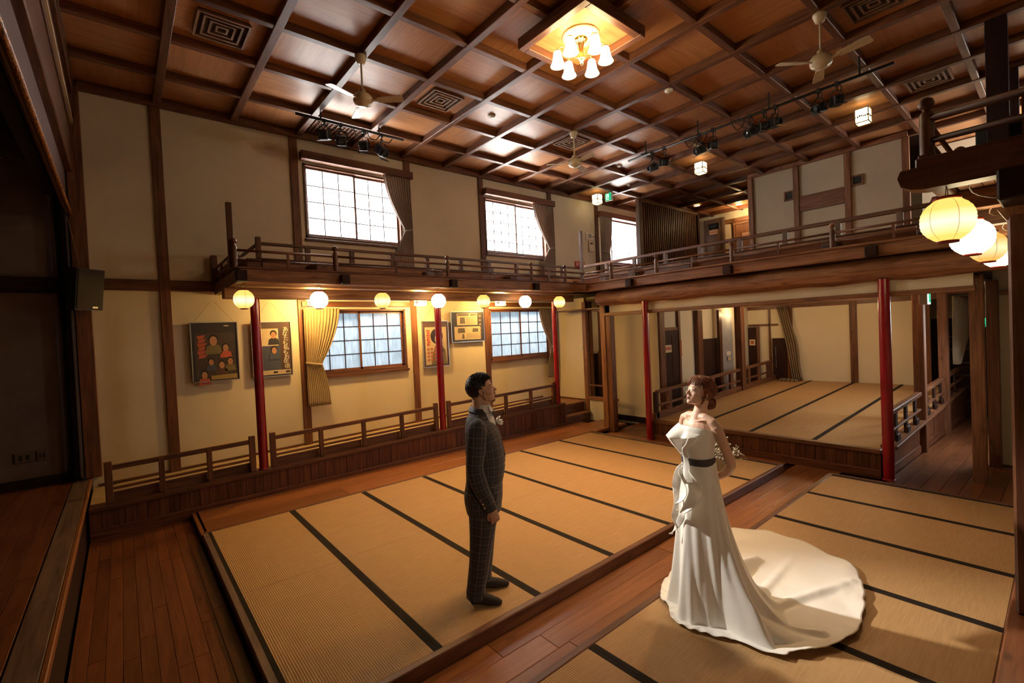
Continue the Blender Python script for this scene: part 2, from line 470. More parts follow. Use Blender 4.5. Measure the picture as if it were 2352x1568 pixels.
# framed dropped panel round the chandelier
CXY = (4.14, 3.5)
for s in (-1, 1):
    BX('drop_frame', wood('dark', 'y'), ce, CXY[0] + s * .46 - .045, CXY[0] + s * .46 + .045, CXY[1] - .505, CXY[1] + .505, 5.31, 5.44, c=.006)
    BX('drop_frame', wood('dark', 'x'), ce, CXY[0] - .415, CXY[0] + .415, CXY[1] + s * .46 - .045, CXY[1] + s * .46 + .045, 5.31, 5.44, c=.006)
BX('drop_panel', wood('ceil', 'x'), ce, CXY[0] - .42, CXY[0] + .42, CXY[1] - .42, CXY[1] + .42, 5.40, 5.425)

# ---- proscenium wall (x = -0.37) and the stage side
pw = struct(empty('wall_stage', (-.4, 8.0, 0)))
BX('post', wood('post', 'z'), pw, -.42, -.26, YW - .12, YW, .5, 5.42, c=.006)
BX('beam', wood('dark', 'y'), pw, -.47, -.36, -2, YW - .12, 4.33, 4.86, c=.01)
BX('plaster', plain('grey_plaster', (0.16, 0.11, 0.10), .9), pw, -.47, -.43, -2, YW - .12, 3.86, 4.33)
pz = struct(empty('wall_stage_side', (-2, YW, 0)))
BX('wing_wall', plain('wing_plaster', (0.17, 0.115, 0.085), .9), pz, -4, -.36, YW, YW + .14, 0, 5.6)  # greyish plaster, colour darkened to keep the stage side in shade
BX('moulding', wood('dark', 'y'), pw, -.42, -.345, -2, YW - .12, 4.86, 4.93, c=.005)
BX('white_strip', PL(), pw, -.42, -.325, -2, YW - .12, 4.935, 4.98)
BX('moulding', wood('dark', 'y'), pw, -.42, -.33, -2, YW - .12, 4.985, 5.10, c=.005)
BX('beam', wood('black', 'y'), pw, -.42, -.36, -2, YW - .12, 5.10, 5.30, c=.005)
BX('moulding', wood('dark', 'y'), pw, -.42, -.31, -2, YW - .12, 5.30, 5.43, c=.005)
BX('beam', wood('dark', 'y'), pw, -.42, -.30, -2, YW - .12, 5.43, 5.62, c=.005)
BX('rail', wood('black', 'x'), pz, -4, -.42, YW - .05, YW, 2.83, 3.02, c=.006)
BX('skirting', wood('black', 'x'), pz, -4, -.44, YW - .03, YW, .49, .60, c=.004)
# rear and closing walls of the hall (outside the view, they keep the light in)
wb = struct(empty('wall_right', (3, -1.6, 0)))
BX('plaster', PL(), wb, -4, 15, -2.2, -2.05, -.2, 5.6)
wz = struct(empty('wall_stage_rear', (-4, 3, 0)))
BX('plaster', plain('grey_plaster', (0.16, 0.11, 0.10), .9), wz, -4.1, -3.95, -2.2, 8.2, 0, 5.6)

# ---- stage
st = empty('stage', (-.4, 4, 0), 'raised plank stage with a pale edge board along the left side of the hall', 'stage')
sp = MB().box(-.055, .055, -.5, .5, -.02, 0, c=.002).mesh('plank'); sp.materials.append(wood('floor', 'y'))
for i in range(12):
    y = 1.0 - R.random() * .9; xx = -.60 - i * .112
    while y < 8.0:
        ln = R.choice((.55, .75, .95)); ln = min(ln, 8.04 - y)
        if ln > .05:
            o = bpy.data.objects.new('plank', sp); COL.objects.link(o); o.parent = st
            o.location = (xx + .4, y + ln / 2 - 4, .49 + R.uniform(-.0006, .0006)); o.scale = (1, ln - .0015, 1)
        y += ln
BX('plank_bed', wood('floor', 'y'), st, -3.94, -.5, -2, 8.04, .40, .468)
BX('plank', wood('floor', 'y'), st, -3.9, -1.9, -2, 8.0, .468, .486)
BX('edge_board', wood('grey', 'y'), st, -.535, -.392, -2, 8.0, .45, .492, c=.004)
BX('nosing', wood('orange', 'y'), st, -.392, -.362, -2, 8.0, .43, .492, c=.006)
BX('front_board', wood('black', 'y'), st, -.42, -.385, -2, 8.0, -.02, .43)
tag(MB().lathe(-.95, 5.4, [(.0, .4905), (.055, .4905), (.055, .4945), (.048, .4955), (0, .4955)], 20).build('floor_socket_cover', BLK), 'small round dark cover set into the stage boards', 'cover')

# ---- left raised side floor (gently rising to the back) with low wall
sl = .0235
sf = struct(empty('floor_side_gallery', (3, 7.5, .36)))
for a, b in ((-.36, 1.4), (1.4, 3.3), (3.3, 5.2), (5.2, 7.0)):
    for i in range(3):
        MB().box(a + .001, b - .001, 7.17 + i * .295, 7.46 + i * .295, .30, .352, c=.003, sx=sl).build('floor_mat', plain('rush_plain', (0.50, 0.37, 0.21), .6, bump=.3, bscale=150), sf)
BX('floor_edge', wood('dark', 'x'), sf, -.36, 7.1, 7.10, 7.17, .30, .356, sx=sl)
BX('landing', wood('orange', 'x'), sf, 7.02, 8.12, 7.30, 8.03, .40, .455, c=.004)
lw = empty('low_partition', (3.4, 6.95, 0), 'long low wall of vertical boards in front of the window side seating', 'partition')
n = 74
for i in range(n):
    a = -.36 + 7.52 * i / n; b = -.36 + 7.52 * (i + 1) / n
    MB().box(a + .0015, b - .0015, 6.925 + (i * 37 % 5) * .0008, 6.95, -.06, .325, c=.002, sx=sl).build('board', wood('skirt', 'z'), lw)
BX('backing', wood('black', 'x'), lw, -.36, 7.16, 6.95, 6.975, -.1, .32, sx=sl)
BX('plinth', wood('skirt', 'x'), lw, -.36, 7.16, 6.88, 6.925, -.02, .125, c=.004)
BX('cap', wood('dark', 'x'), lw, -.36, 7.18, 6.90, 7.10, .325, .372, c=.006, sx=sl)
BX('end_board', wood('skirt', 'z'), lw, 7.16, 7.185, 6.91, 7.08, .0, .49, c=.003)

def railing(name, x0, x1, nb, y, zf, label, s=sl, h=.47, group=None, axis='x'):
    e = empty(name, ((x0 + x1) / 2, y, zf), label, 'railing', group)
    z = lambda x: zf + s * x
    for i in range(nb + 1):
        x = x0 + (x1 - x0) * i / nb
        end = i in (0, nb)
        MB().box(x - (.035 if end else .028), x + (.035 if end else .028), y - .03, y + .03, z(x), z(x) + (h if end else h - .06), c=.004).build('post', wood('dark', 'z'), e)
    BX('top_rail', wood('dark', 'x'), e, x0, x1, y - .022, y + .022, zf + h - .10, zf + h - .045, c=.004, sx=s)
    BX('lower_rail', wood('dark', 'x'), e, x0, x1, y - .015, y + .015, zf + .145, zf + .175, c=.003, sx=s)
    for i in range(nb):
        a = x0 + (x1 - x0) * i / nb; b = x0 + (x1 - x0) * (i + 1) / nb
        BX('kick_board', wood('dark', 'x'), e, a + .03, b - .03, y + .03, y + .045, zf, zf + .11, sx=s)
    BX('bead', plain('pale_wood', (0.62, 0.45, 0.27), .35), e, x0, x1, y + .028, y + .05, zf + .11, zf + .119, sx=s)
    return e
railing('railing', -.18, 1.27, 3, 7.0, .372, 'low wooden railing on the board wall, between the stage and the first red pillar')
railing('railing', 1.52, 4.08, 4, 7.0, .372, 'low wooden railing on the board wall, between the first two red pillars')
railing('railing', 4.34, 6.93, 4, 7.0, .372, 'low wooden railing on the board wall behind the groom, up to the last pillar')

# ---- stairs in the far left corner
sr = empty('stair', (7.6, 7.0, 0), 'short wooden stair of three steps in the far corner by the third red pillar', 'stairs')
BX('riser', wood('skirt', 'x'), sr, 7.2, 8.04, 6.97, 6.99, 0.0, .20)
BX('tread', wood('mid', 'x'), sr, 7.2, 8.04, 6.94, 7.16, .20, .235, c=.006)
BX('riser', wood('skirt', 'x'), sr, 7.2, 8.04, 7.15, 7.17, .235, .42)
BX('tread', wood('orange', 'x'), sr, 7.2, 8.04, 7.12, 7.30, .42, .455, c=.006)
BX('step', wood('orange', 'x'), sr, 7.10, 8.02, 5.98, 6.64, .035, .085, c=.006)
BX('step_base', wood('black', 'x'), sr, 7.12, 8.0, 6.02, 6.6, -.0, .035)

# ---- white return wall, door posts and passage in the corner
cw = struct(empty('wall_corner', (8.14, 7.5, 0)))
BX('plaster', PL(), cw, 8.14, 8.22, 7.12, YW, .40, 2.8)
BX('skirting', wood('dark', 'y'), cw, 8.12, 8.14, 7.14, YW, .455, .48)
BX('post', wood('mid', 'z'), cw, 8.06, 8.16, 7.02, 7.13, .0, 2.7, c=.005)
BX('post', wood('post', 'z'), cw, 8.17, 8.26, 6.99, 7.09, .0, 2.7, c=.005)
t4 = struct(empty('trim_4', (7.5, 6, 0)))
BX('post', wood('mid', 'z'), t4, 7.44, 7.55, 5.98, 6.10, .0, 2.56, c=.005)
BX('post', wood('post', 'z'), t4, 7.46, 7.60, 5.86, 5.98, .0, 2.56, c=.005)
dp = struct(empty('wall_low_screen', (8.06, 6.8, 0)))
BX('plaster', PL(), dp, 8.07, 8.12, 6.30, 7.0, .03, .50)
BX('skirting', wood('dark', 'y'), dp, 8.055, 8.07, 6.30, 7.0, .0, .03)
BX('cap', wood('mid', 'y'), dp, 8.03, 8.16, 6.25, 7.0, .50, .56, c=.005)
BX('handrail', wood('mid', 'y'), dp, 8.06, 8.10, 6.25, 7.0, .80, .835, c=.006)
pb = struct(empty('wall_passage', (9.3, 7.4, 0)))
BX('plaster', PL(), pb, 9.3, 9.36, 6.0, 8.04, -.05, 2.9)
BX('trim', wood('dark', 'z'), pb, 9.27, 9.3, 7.62, 7.66, .0, 2.7)
dd = struct(empty('door_1', (9.25, 7.8, 0)))
BX('panel', wood('black', 'z'), dd, 9.24, 9.29, 7.66, 8.03, .0, 1.45, c=.004)
BX('frame', wood('dark', 'z'), dd, 9.22, 9.26, 7.60, 7.67, .0, 1.5, c=.004)
# corridor wall left of the tatami box: first a wall facing the hall, then one running back
cl = struct(empty('wall_corridor', (8.6, 5.9, 0)))
BX('plaster', PL(), cl, 8.62, 8.70, 5.62, 6.9, -.05, 2.9)
BX('skirting', wood('black', 'y'), cl, 8.595, 8.62, 5.62, 6.9, 0, .115, c=.003)
BX('plaster', PL(), cl, 8.70, 13.2, 5.62, 5.7, -.05, 2.9)
BX('plaster', PL(), cl, 8.62, 8.72, 5.55, 5.62, -.05, 2.9)
for x in (8.74, 10.30):
    BX('post', wood('post', 'z'), cl, x - .09, x + .09, 5.50, 5.62, 0, 2.4, c=.005)
BX('trim', wood('dark', 'z'), cl, 10.47, 10.53, 5.56, 5.62, 0, 2.4)
BX('trim', wood('dark', 'z'), cl, 9.47, 9.55, 5.56, 5.62, 0, 2.4)
BX('trim', wood('dark', 'z'), cl, 11.34, 11.48, 5.56, 5.62, 0, 2.4)
BX('trim', wood('dark', 'x'), cl, 8.8, 9.5, 5.58, 5.62, 1.97, 2.04)
BX('panel', wood('black', 'z'), cl, 10.55, 11.34, 5.57, 5.62, .1, 1.72, c=.005)
BX('panel', plain('grey_panel', (0.33, 0.33, 0.36), .5), cl, 11.48, 12.1, 5.59, 5.62, .1, 2.32, c=.004)
d2 = struct(empty('door_2', (9.1, 5.56, 0)))
BX('leaf', wood('black', 'z'), d2, 8.84, 9.47, 5.575, 5.62, .0, 1.97, c=.004)
for a, b in ((8.90, 9.12), (9.19, 9.41)):
    for c_, d_ in ((.15, .85), (.95, 1.85)):
        BX('door_panel', wood('black', 'z'), d2, a, b, 5.567, 5.576, c_, d_, c=.003)
# back wall of the box
bw = struct(empty('wall_back_box', (13.07, 3.2, .5)))
BX('plaster', PL(), bw, 13.07, 13.2, 1.95, 4.85, .5, 2.75)
for y in (4.58, 3.23, 1.95):
    BX('post', wood('post', 'z'), bw, 13.03, 13.07, y - .07, y + .07, .52, 2.45, c=.004)
BX('trim', wood('dark', 'y'), bw, 13.04, 13.08, 1.6, 5.6, 2.38, 2.50, c=.004)
# end of the left corridor: plaster, door, window light
be = struct(empty('wall_corridor_end', (13.1, 5.2, 0)))
BX('plaster', PL(), be, 13.1, 13.2, 4.85, 5.7, 0, 2.75)
BX('trim', wood('dark', 'y'), be, 13.06, 13.1, 4.85, 5.6, 1.95, 2.0)
BX('trim', wood('dark', 'z'), be, 13.06, 13.1, 5.05, 5.09, 0, 2.4)
d3 = struct(empty('door_3', (13.05, 5.5, 0)))
BX('leaf', wood('black', 'z'), d3, 13.04, 13.09, 5.38, 5.6, .4, 1.93, c=.004)
BX('frame', wood('dark', 'z'), d3, 13.02, 13.07, 5.32, 5.38, .4, 1.95, c=.004)
d4 = struct(empty('door_4', (13.05, 4.95, 0)))
BX('leaf', wood('black', 'z'), d4, 13.04, 13.09, 4.66, 5.0, .5, 1.62, c=.004)
BX('door_bar', SILVER, d4, 13.01, 13.03, 4.90, 4.92, .85, 1.4)
# soffit (ceiling) under the back gallery, in boards
sc_ = struct(empty('ceiling_under_gallery', (10, 3, 2.5)))
for i in range(30):
    x = 7.6 + i * .24
    BX('soffit_board', wood('dark', 'y'), sc_, x, x + .235, .7 if x < 9.2 else -1.8, 7.6, 2.50, 2.52, c=.003)
for i in range(11):
    x = 7.9 + i * .5
    BX('soffit_batten', wood('dark', 'y'), sc_, x - .02, x + .02, 1.0, 5.6, 2.46, 2.50)
# lintel, white band and log over the opening
li = struct(empty('trim_1', (7.5, 3.3, 2.35)))
BX('lintel', wood('mid', 'y'), li, 7.42, 7.52, .68, 5.98, 2.33, 2.39, c=.005)
BX('white_band', PL(), li, 7.46, 7.50, .70, 5.98, 2.39, 2.56)

# ---- raked tatami box at the back
RK = .035
tb = empty('raked_tatami_box', (10, 3.2, .3), 'raised raked tatami seating box behind the bride, fronted by vertical boards', 'platform')
for i, y0 in enumerate((1.60, 2.37, 3.25, 4.13)):
    y1 = (2.37, 3.25, 4.13, 4.92)[i]
    for j in range(3):
        x0 = 7.50 + j * 1.857; x1 = x0 + 1.855
        mt_ = MB().box(x0, x1, y0 + .001, y1 - .001, .36 - RK * 7.45 - .05, .36 - RK * 7.45, sx=RK, c=.003).build('tatami_mat', tatami_m(), tb)
        # ribs run along x here: rotate texture through a swapped copy of the material
        if i > 0: MB().box(x0 + .002, x1 - .002, y0 + .001, y0 + .032, .36 - RK * 7.45, .362 - RK * 7.45, sx=RK).build('mat_border', HERI, mt_)
        if i < 3: MB().box(x0 + .002, x1 - .002, y1 - .032, y1 - .001, .36 - RK * 7.45, .362 - RK * 7.45, sx=RK).build('mat_border', HERI, mt_)
for i in range(27):
    a = 1.58 + i * .1245
    MB().box(7.415 + (i * 7 % 4) * .001, 7.44, a + .001, a + .1225, .10, .315, c=.0025).build('board', wood('skirt', 'z'), tb)
BX('sill', wood('skirt', 'y'), tb, 7.39, 7.44, 1.58, 4.94, -.01, .105, c=.005)
BX('cap', wood('dark', 'y'), tb, 7.39, 7.51, 1.58, 4.95, .31, .368, c=.008)
BX('core', wood('black', 'x'), tb, 7.44, 13.07, 1.56, 4.95, -.35, .30)
# corridor-side face of the box, boards and cap
for i in range(44):
    a = 7.60 + i * .16
    MB().box(a + .001, a + .158, 1.535, 1.56, .27 - .045 * a, .31, c=.002).build('board', wood('skirt', 'z'), tb)
BX('side_sill', wood('skirt', 'x'), tb, 7.6, 14.6, 1.52, 1.56, .315 - .01, .43, sx=-.042, c=.004)
BX('side_cap', wood('dark', 'x'), tb, 7.58, 14.5, 1.44, 1.62, .27, .31, sx=.012, c=.006)
# left-side face under the railing
BX('left_curb', wood('dark', 'x'), tb, 7.5, 13.0, 4.92, 5.0, .30 - RK * 7.45, .47 - RK * 7.45, sx=RK, c=.004)

BX('deck_side', wood('black', 'x'), tb, 7.44, 13.0, 1.56, 1.60, -.3, .31)
def box_rail(x0, x1, y, zf, s, nb, label, thick=.05, tone='dark', posts=()):
    e = empty('railing', ((x0 + x1) / 2, y, zf), label, 'railing')
    BX('top_rail', wood(tone, 'x'), e, x0, x1, y - .035, y + .035, zf + .36, zf + .42, c=.006, sx=s)
    BX('lower_rail', wood(tone, 'x'), e, x0, x1, y - .03, y + .03, zf + .12, zf + .155, c=.004, sx=s)
    for i in range(nb):
        x = x0 + (x1 - x0) * (i + .5) / nb
        MB().box(x - .06, x + .06, y - .025, y + .025, zf + s * x, zf + s * x + .36, c=.004).build('baluster', wood(tone, 'z'), e)
    return e
e = box_rail(7.6, 11.0, 4.96, .46 - RK * 7.45, RK, 4, 'low dark railing on the left edge of the tatami box, nearer half')
MB().box(7.53, 7.61, 4.92, 5.0, .37, .86, c=.006).build('end_post', wood('black', 'z'), e)
box_rail(11.2, 12.9, 4.96, .46 - RK * 7.45, RK, 3, 'low dark railing on the left edge of the tatami box, beyond the square post')
for k, (x0, x1, lab) in enumerate(((7.66, 9.5, 'first railing section of the corridor side, right behind the red pillar'), (9.8, 11.7, 'middle railing section of the corridor side, between the two square posts'), (12.0, 14.1, 'last railing section of the corridor side, beyond the second square post'))):
    e = empty('railing', ((x0 + x1) / 2, 1.53, .4), lab, 'railing')
    zz = .30; s = .012
    BX('top_rail', wood('dark', 'x'), e, x0, x1, 1.49, 1.57, zz + .40, zz + .46, c=.008, sx=s)
    BX('lower_rail', wood('dark', 'x'), e, x0, x1, 1.50, 1.56, zz + .17, zz + .20, c=.004, sx=s)
    for i in range(3):
        x = x0 + (x1 - x0) * (i + .5) / 3
        MB().box(x - .06, x + .06, 1.515, 1.545, zz + s * x, zz + s * x + .40, c=.004).build('baluster', wood('black', 'z'), e)
        MB().box(x - .10, x + .08, 1.49, 1.515, zz + s * x, zz + s * x + .10, c=.01).build('foot_block', wood('black', 'x'), e)

def sq_post(x, y, wx, wy, z0, z1, label, tone='post'):
    return tag(BX('square_post', wood(tone, 'z'), None, x - wx, x + wx, y - wy, y + wy, z0, z1, c=.008), label, 'post', kind='thing')
sq_post(11.1, 4.96, .09, .08, .50, 2.45, 'square wooden post standing in the left railing of the raked tatami box')
sq_post(9.66, 1.53, .08, .07, -.1, 2.48, 'first dark square post along the right edge of the raked tatami box')
sq_post(11.85, 1.53, .09, .07, -.2, 2.48, 'second dark square post along the right side of the tatami box, beside the drawn curtain')
sq_post(8.1, .735, .06, .065, -.03, 2.55, 'thick square wooden post at the mouth of the right corridor', 'mid')

# walls round the right corridor
cr = struct(empty('wall_corridor_right', (9.25, .4, 0)))
BX('plaster', PL(), cr, 9.25, 9.32, -1.9, .68, -.08, 2.9)
BX('skirting', wood('dark', 'y'), cr, 9.22, 9.25, -1.9, .62, -.07, -.035)
BX('post', wood('post', 'z'), cr, 9.12, 9.26, .62, .74, -.07, 2.5, c=.005)
BX('trim', wood('mid', 'y'), cr, 9.18, 9.25, -.2, .62, 2.30, 2.36)
ce_ = struct(empty('wall_corridor_far', (15, 1, 0)))
BX('boards', wood('black', 'y'), ce_, 15.0, 15.1, -.8, 2.2, -.4, 2.6)
BX('plaster', PL(), ce_, 14.95, 15.0, .6, 2.2, 1.95, 2.6)
for i in range(6):
    BX('batten', wood('dark', 'y'), ce_, 14.95, 15.0, .6, 1.9, .0 + .3 * i, .03 + .3 * i)
BX('plaster', PL(), ce_, 9.3, 15, -.05, .0, -.4, 2.6)
d5 = struct(empty('door_5', (14.95, 1.1, -.3)))
BX('leaf', wood('black', 'z'), d5, 14.9, 14.96, .75, 1.40, -.3, 1.7, c=.004)
BX('frame', wood('post', 'z'), d5, 14.88, 14.97, 1.22, 1.30, -.3, 1.8, c=.004)
# cool area light over the corridor boards for their sheen, no door modelled
light('AREA', 'side_passage_light', (10.5, .15, 1.9), 22, DAYB, shape='RECTANGLE', size=.8, size_y=1.2, aim=(9.3, 1.3, 0))

# ---- upper back wall and rooms behind the back gallery
ub = struct(empty('wall_back_upper', (11.5, 3.4, 3.2)))
BX('plaster', PL(), ub, 11.5, 11.6, 1.95, 4.80, 3.1, 5.5)
for y in (4.76, 3.80, 2.86, 1.94):
    BX('post', wood('mid', 'z'), ub, 11.44, 11.5, y - .055, y + .055, 3.1, 5.42, c=.005)
BX('beam', wood('mid', 'y'), ub, 11.45, 11.5, 2.92, 3.74, 4.42, 4.75, c=.005)
BX('cornice', wood('mid', 'y'), ub, 11.43, 11.5, 1.9, 4.8, 5.42, 5.52, c=.005)
BX('plaster', PL(), ub, 11.6, 14.6, 4.72, 4.80, 3.1, 5.5)
for y in (3.95, 2.70):
    v = struct(empty('trim_2' if y > 3 else 'trim_3', (11.47, y, 4.8)))
    mb = MB()
    for q in ((y - .1, y + .1, 4.72, 4.75), (y - .1, y + .1, 4.90, 4.93), (y - .1, y - .07, 4.75, 4.9), (y + .07, y + .1, 4.75, 4.9)):
        mb.box(11.46, 11.50, *q)
    mb.build('vent_frame', wood('mid', 'y'), v)
    BX('vent_mesh', BLK, v, 11.49, 11.498, y - .07, y + .07, 4.75, 4.9)
    for i in range(4): BX('vent_slat', BLK, v, 11.478, 11.492, y - .07, y + .07, 4.768 + i * .034, 4.776 + i * .034)
gf = struct(empty('floor_gallery', (10, 4, 3.15)))
BX('gallery_floor', wood('floor', 'y'), gf, 7.6, 15, -1.8, 8.04, 3.06, 3.14)
wu = struct(empty('wall_gallery_far', (14.5, 6.5, 3)))
BX('plaster', PL(), wu, 14.5, 14.6, 4.8, 8.05, 3.1, 5.5)
BX('trim', wood('mid', 'y'), wu, 14.46, 14.5, 4.8, 7.4, 5.12, 5.24)
BX('trim', wood('dark', 'z'), wu, 14.45, 14.5, 6.50, 6.58, 3.1, 5.2)
wv = struct(empty('wall_gallery_right', (13, 1, 3)))
BX('plaster', PL(), wv, 13.0, 13.1, -1.9, 1.95, 3.1, 5.5)
BX('plaster', PL(), wv, 11.5, 13.0, -1.9, -1.8, 3.1, 5.5)
light('AREA', 'gallery_window_daylight', (12.2, -.6, 4.5), 30, DAY, shape='RECTANGLE', size=1.2, size_y=.9, aim=(12.3, 3, 4.2))
# lattice screen: vertical slats over boards, from the side window to the corner
ls = empty('lattice_screen', (12, 7.2, 3.2), 'tall dark screen of vertical wooden slats beside the far upper window', 'screen')
BX('backing', wood('grey', 'z'), ls, 10.62, 13.6, 7.27, 7.30, 3.1, 5.42)
BX('end_post', wood('grey', 'z'), ls, 10.56, 10.72, 7.2, 7.31, 3.1, 5.42, c=.004)
BX('end_post', wood('black', 'z'), ls, 13.52, 13.62, 7.17, 7.31, 3.1, 5.42, c=.004)
for i in range(28):
    x = 10.80 + i * .098
    MB().box(x - .02, x + .02, 7.20, 7.245, 3.15, 5.40, c=.003).build('slat', wood('dark', 'z'), ls)
BX('rail', wood('black', 'x'), ls, 10.7, 13.55, 7.245, 7.27, 4.38, 4.48)
BX('top_rail', wood('dark', 'x'), ls, 10.6, 13.62, 7.18, 7.27, 5.36, 5.44, c=.004)
for (nm, x0, x1, y0, y1, lab) in (('door_6', 14.40, 14.47, 6.86, 7.38, ''), ('door_7', 14.40, 14.47, 5.92, 6.45, '')):
    d = struct(empty(nm, (14.42, (y0 + y1) / 2, 3.2)))
    zt = 5.28 if nm == 'door_6' else 5.02
    tn = 'grey' if nm == 'door_6' else 'mid'
    BX('leaf', wood(tn, 'z'), d, x0, x1, y0, y1, 3.1, zt, c=.004)
    BX('frame', wood(tn, 'z'), d, x0 - .02, x1, y0 - .06, y0, 3.1, zt + .06); BX('frame', wood(tn, 'z'), d, x0 - .02, x1, y1, y1 + .06, 3.1, zt + .06)
    BX('frame', wood(tn, 'y'), d, x0 - .02, x1, y0, y1, zt, zt + .06)
    for i in range(5): BX('cross_rail', wood('dark', 'y'), d, x0 - .012, x0, y0 + .05, y1 - .05, 3.3 + .22 * i, 3.33 + .22 * i)
    if nm == 'door_6': BX('window_light', frosted('frosted_low', (.86, .93, .97), .02), d, x0 - .008, x0, y0 + .08, y1 - .1, 5.0, 5.2)

# ---- platforms with tatami
def platform(name, x0, x1, y0, y1, label, xs, ys, ftone='dark'):
    e = empty(name, ((x0 + x1) / 2, (y0 + y1) / 2, 0), label, 'platform')
    BX('base', wood('black', 'x'), e, x0 + .06, x1 - .03, y0 + .03, y1 - .03, -.0, .045)
    f = .055
    BX('edge_frame', wood(ftone, 'x'), e, x0, x1, y0, y0 + f, .0 + .002, .104, c=.006)
    BX('edge_frame', wood(ftone, 'x'), e, x0, x1, y1 - f, y1, .03, .102, c=.006)
    BX('edge_frame', wood('grey', 'y'), e, x0 - .02, x0 + f - .02, y0 + f, y1 - f, .035, .101, c=.006)
    BX('edge_frame', wood(ftone, 'y'), e, x1 - f, x1, y0 + f, y1 - f, .03, .104, c=.006)
    for i in range(len(xs) - 1):
        for j in range(len(ys) - 1):
            a, b, c_, d_ = xs[i], xs[i + 1], ys[j], ys[j + 1]
            t = MB().box(a + .0008, b - .0008, c_ + .0012, d_ - .0012, .046, .0995, c=.002).build('tatami_mat', tatami_m(), e)
            for p_, q2 in ((a + .001, a + .033), (b - .033, b - .001)):
                MB().box(p_, q2, c_ + .002, d_ - .002, .0995, .1012).build('mat_border', HERI, t)
    return e
xsL = [.615 + .9 * 0, 1.458, 2.33, 3.215, 4.135, 5.045, 5.98, 6.86]
platform('tatami_platform', .585, 6.93, 2.555, 6.0, 'raised tatami platform the groom stands on, left of the plank walkway', xsL, [2.61, 4.28, 5.945])
xsR = [-.29, .40, 1.30, 2.18, 3.26, 4.13, 5.04, 5.98, 6.84]
platform('tatami_platform', -.33, 6.92, .235, 2.02, 'raised tatami platform under the bridal train, right of the plank walkway', xsR, [.29, 1.965])

# outer shell closing gaps to the open air
sh = struct(empty('wall_outer', (15.3, 3, 0)))
BX('wall', PL(), sh, 15.25, 15.35, -2.3, 8.2, -.95, 5.7)
BX('wall', PL(), sh, -4.15, 15.3, -2.35, -2.25, -.95, 5.7)
BX('wall', PL(), sh, -4.2, -4.12, -2.3, 8.2, -.95, 5.7)
BX('wall', PL(), sh, -4.15, 15.3, 8.10, 8.18, -.95, .0)
# ================================================================ RED PILLARS
def pillar(x, y, z0, z1, r, label):
    e = empty('red_pillar', (x, y, z0), label, 'pillar', kind='thing')
    MB().lathe(x, y, [(r * .94, z0), (r, z0 + .25), (r, z1)], 28, cap=False).build('shaft', RED, e, True)
    MB().lathe(x, y, [(r * 1.15, z0 - .002), (r * 1.15, z0 + .012), (r * .97, z0 + .02)], 28).build('base_ring', RED, e, True)
    for k in range(2):  # slim conduit up the side
        a = -.35 + k * .22
        MB().tube([(x + (r + .004) * math.cos(a), y + (r + .004) * math.sin(a), z0 + .02), (x + (r + .004) * math.cos(a), y + (r + .004) * math.sin(a), z1)], .006, 6).build('conduit', RED, e, True)
    return e
pillar(1.39, 6.99, .405, 2.69, .052, 'red lacquered round pillar nearest the stage, under the first lanterns')
pillar(4.2, 6.99, .47, 2.69, .052, 'red lacquered round pillar between the wall posters, left of the groom')
pillar(7.04, 6.99, .54, 2.69, .052, 'red lacquered round pillar beside the white corner wall and stairs')
pillar(7.37, 4.98, 0, 2.55, .058, 'red lacquered round pillar at the left corner of the tatami box, left of the bride')
pillar(7.40, 1.50, 0, 2.55, .062, 'red lacquered round pillar at the right corner of the tatami box, by the corridor')

# ================================================================ GALLERIES
FZ0, FZ1 = 2.83, 2.985
def newel(x, y, e, r=.032, z0=2.985, z1=3.335):
    n = MB().lathe(x, y, [(r, z0), (r, z1 - .10), (r * .8, z1 - .085), (r * .55, z1 - .075), (r * .55, z1 - .062)], 14, cap=False).build('newel_post', wood('dark', 'z'), e, True)
    k = MB().lathe(x, y, [(r * .55, z1 - .065), (r * 1.0, z1 - .052), (r * 1.12, z1 - .03), (r * .9, z1 - .01), (r * .4, z1), (0, z1 + .001)], 14, cap=False).build('knob', wood('dark', 'z'), n, True)
def rail_x(e, x0, x1, y, z, r=.016):
    MB().tube([(x0, y, z), (x1, y, z)], r, 10).build('rail', wood('dark', 'x'), e, True)
def rail_y(e, x, y0, y1, z, r=.016):
    MB().tube([(x, y0, z), (x, y1, z)], r, 10).build('rail', wood('dark', 'y'), e, True)
# --- side gallery
g = empty('side_gallery', (4.2, 6.9, 2.83), 'upper wooden gallery along the window wall with knobbed railing, lanterns below', 'balcony')
BX('fascia', wood('mid', 'x'), g, 1.10, 7.2, 6.2, 6.28, FZ0, FZ1, c=.006)
BX('fascia_lip', wood('post', 'x'), g, 1.08, 7.2, 6.185, 6.30, FZ1 - .004, FZ1 + .02, c=.005)
BX('end_fascia', wood('dark', 'y'), g, 1.08, 1.16, 6.28, 8.02, FZ0, FZ1, c=.006)
for i in range(12):
    y = 6.29 + i * .145
    BX('soffit_board', wood('mid', 'x'), g, 1.16, 8.0, y, y + .142, FZ0 + .03, FZ0 + .05, c=.003)
BX('front_beam', wood('mid', 'x'), g, 1.03, 7.55, 6.88, 7.04, 2.69, 2.83, c=.01)
BX('edge_board', wood('mid', 'x'), g, 1.50, 7.85, 6.92, 6.95, 3.0, 3.215, c=.004)
BX('edge_cap', wood('dark', 'x'), g, 1.48, 7.85, 6.90, 6.99, 3.215, 3.235, c=.004)
BX('gallery_deck', wood('floor', 'x'), g, 1.16, 7.9, 6.95, 8.04, 3.05, 3.20)
for x in (1.11, 2.32, 4.02, 5.78):
    BX('joist_end', wood('black', 'y'), g, x - .055, x + .055, 6.12, 6.24, FZ0 + .0, FZ0 + .125, c=.006)
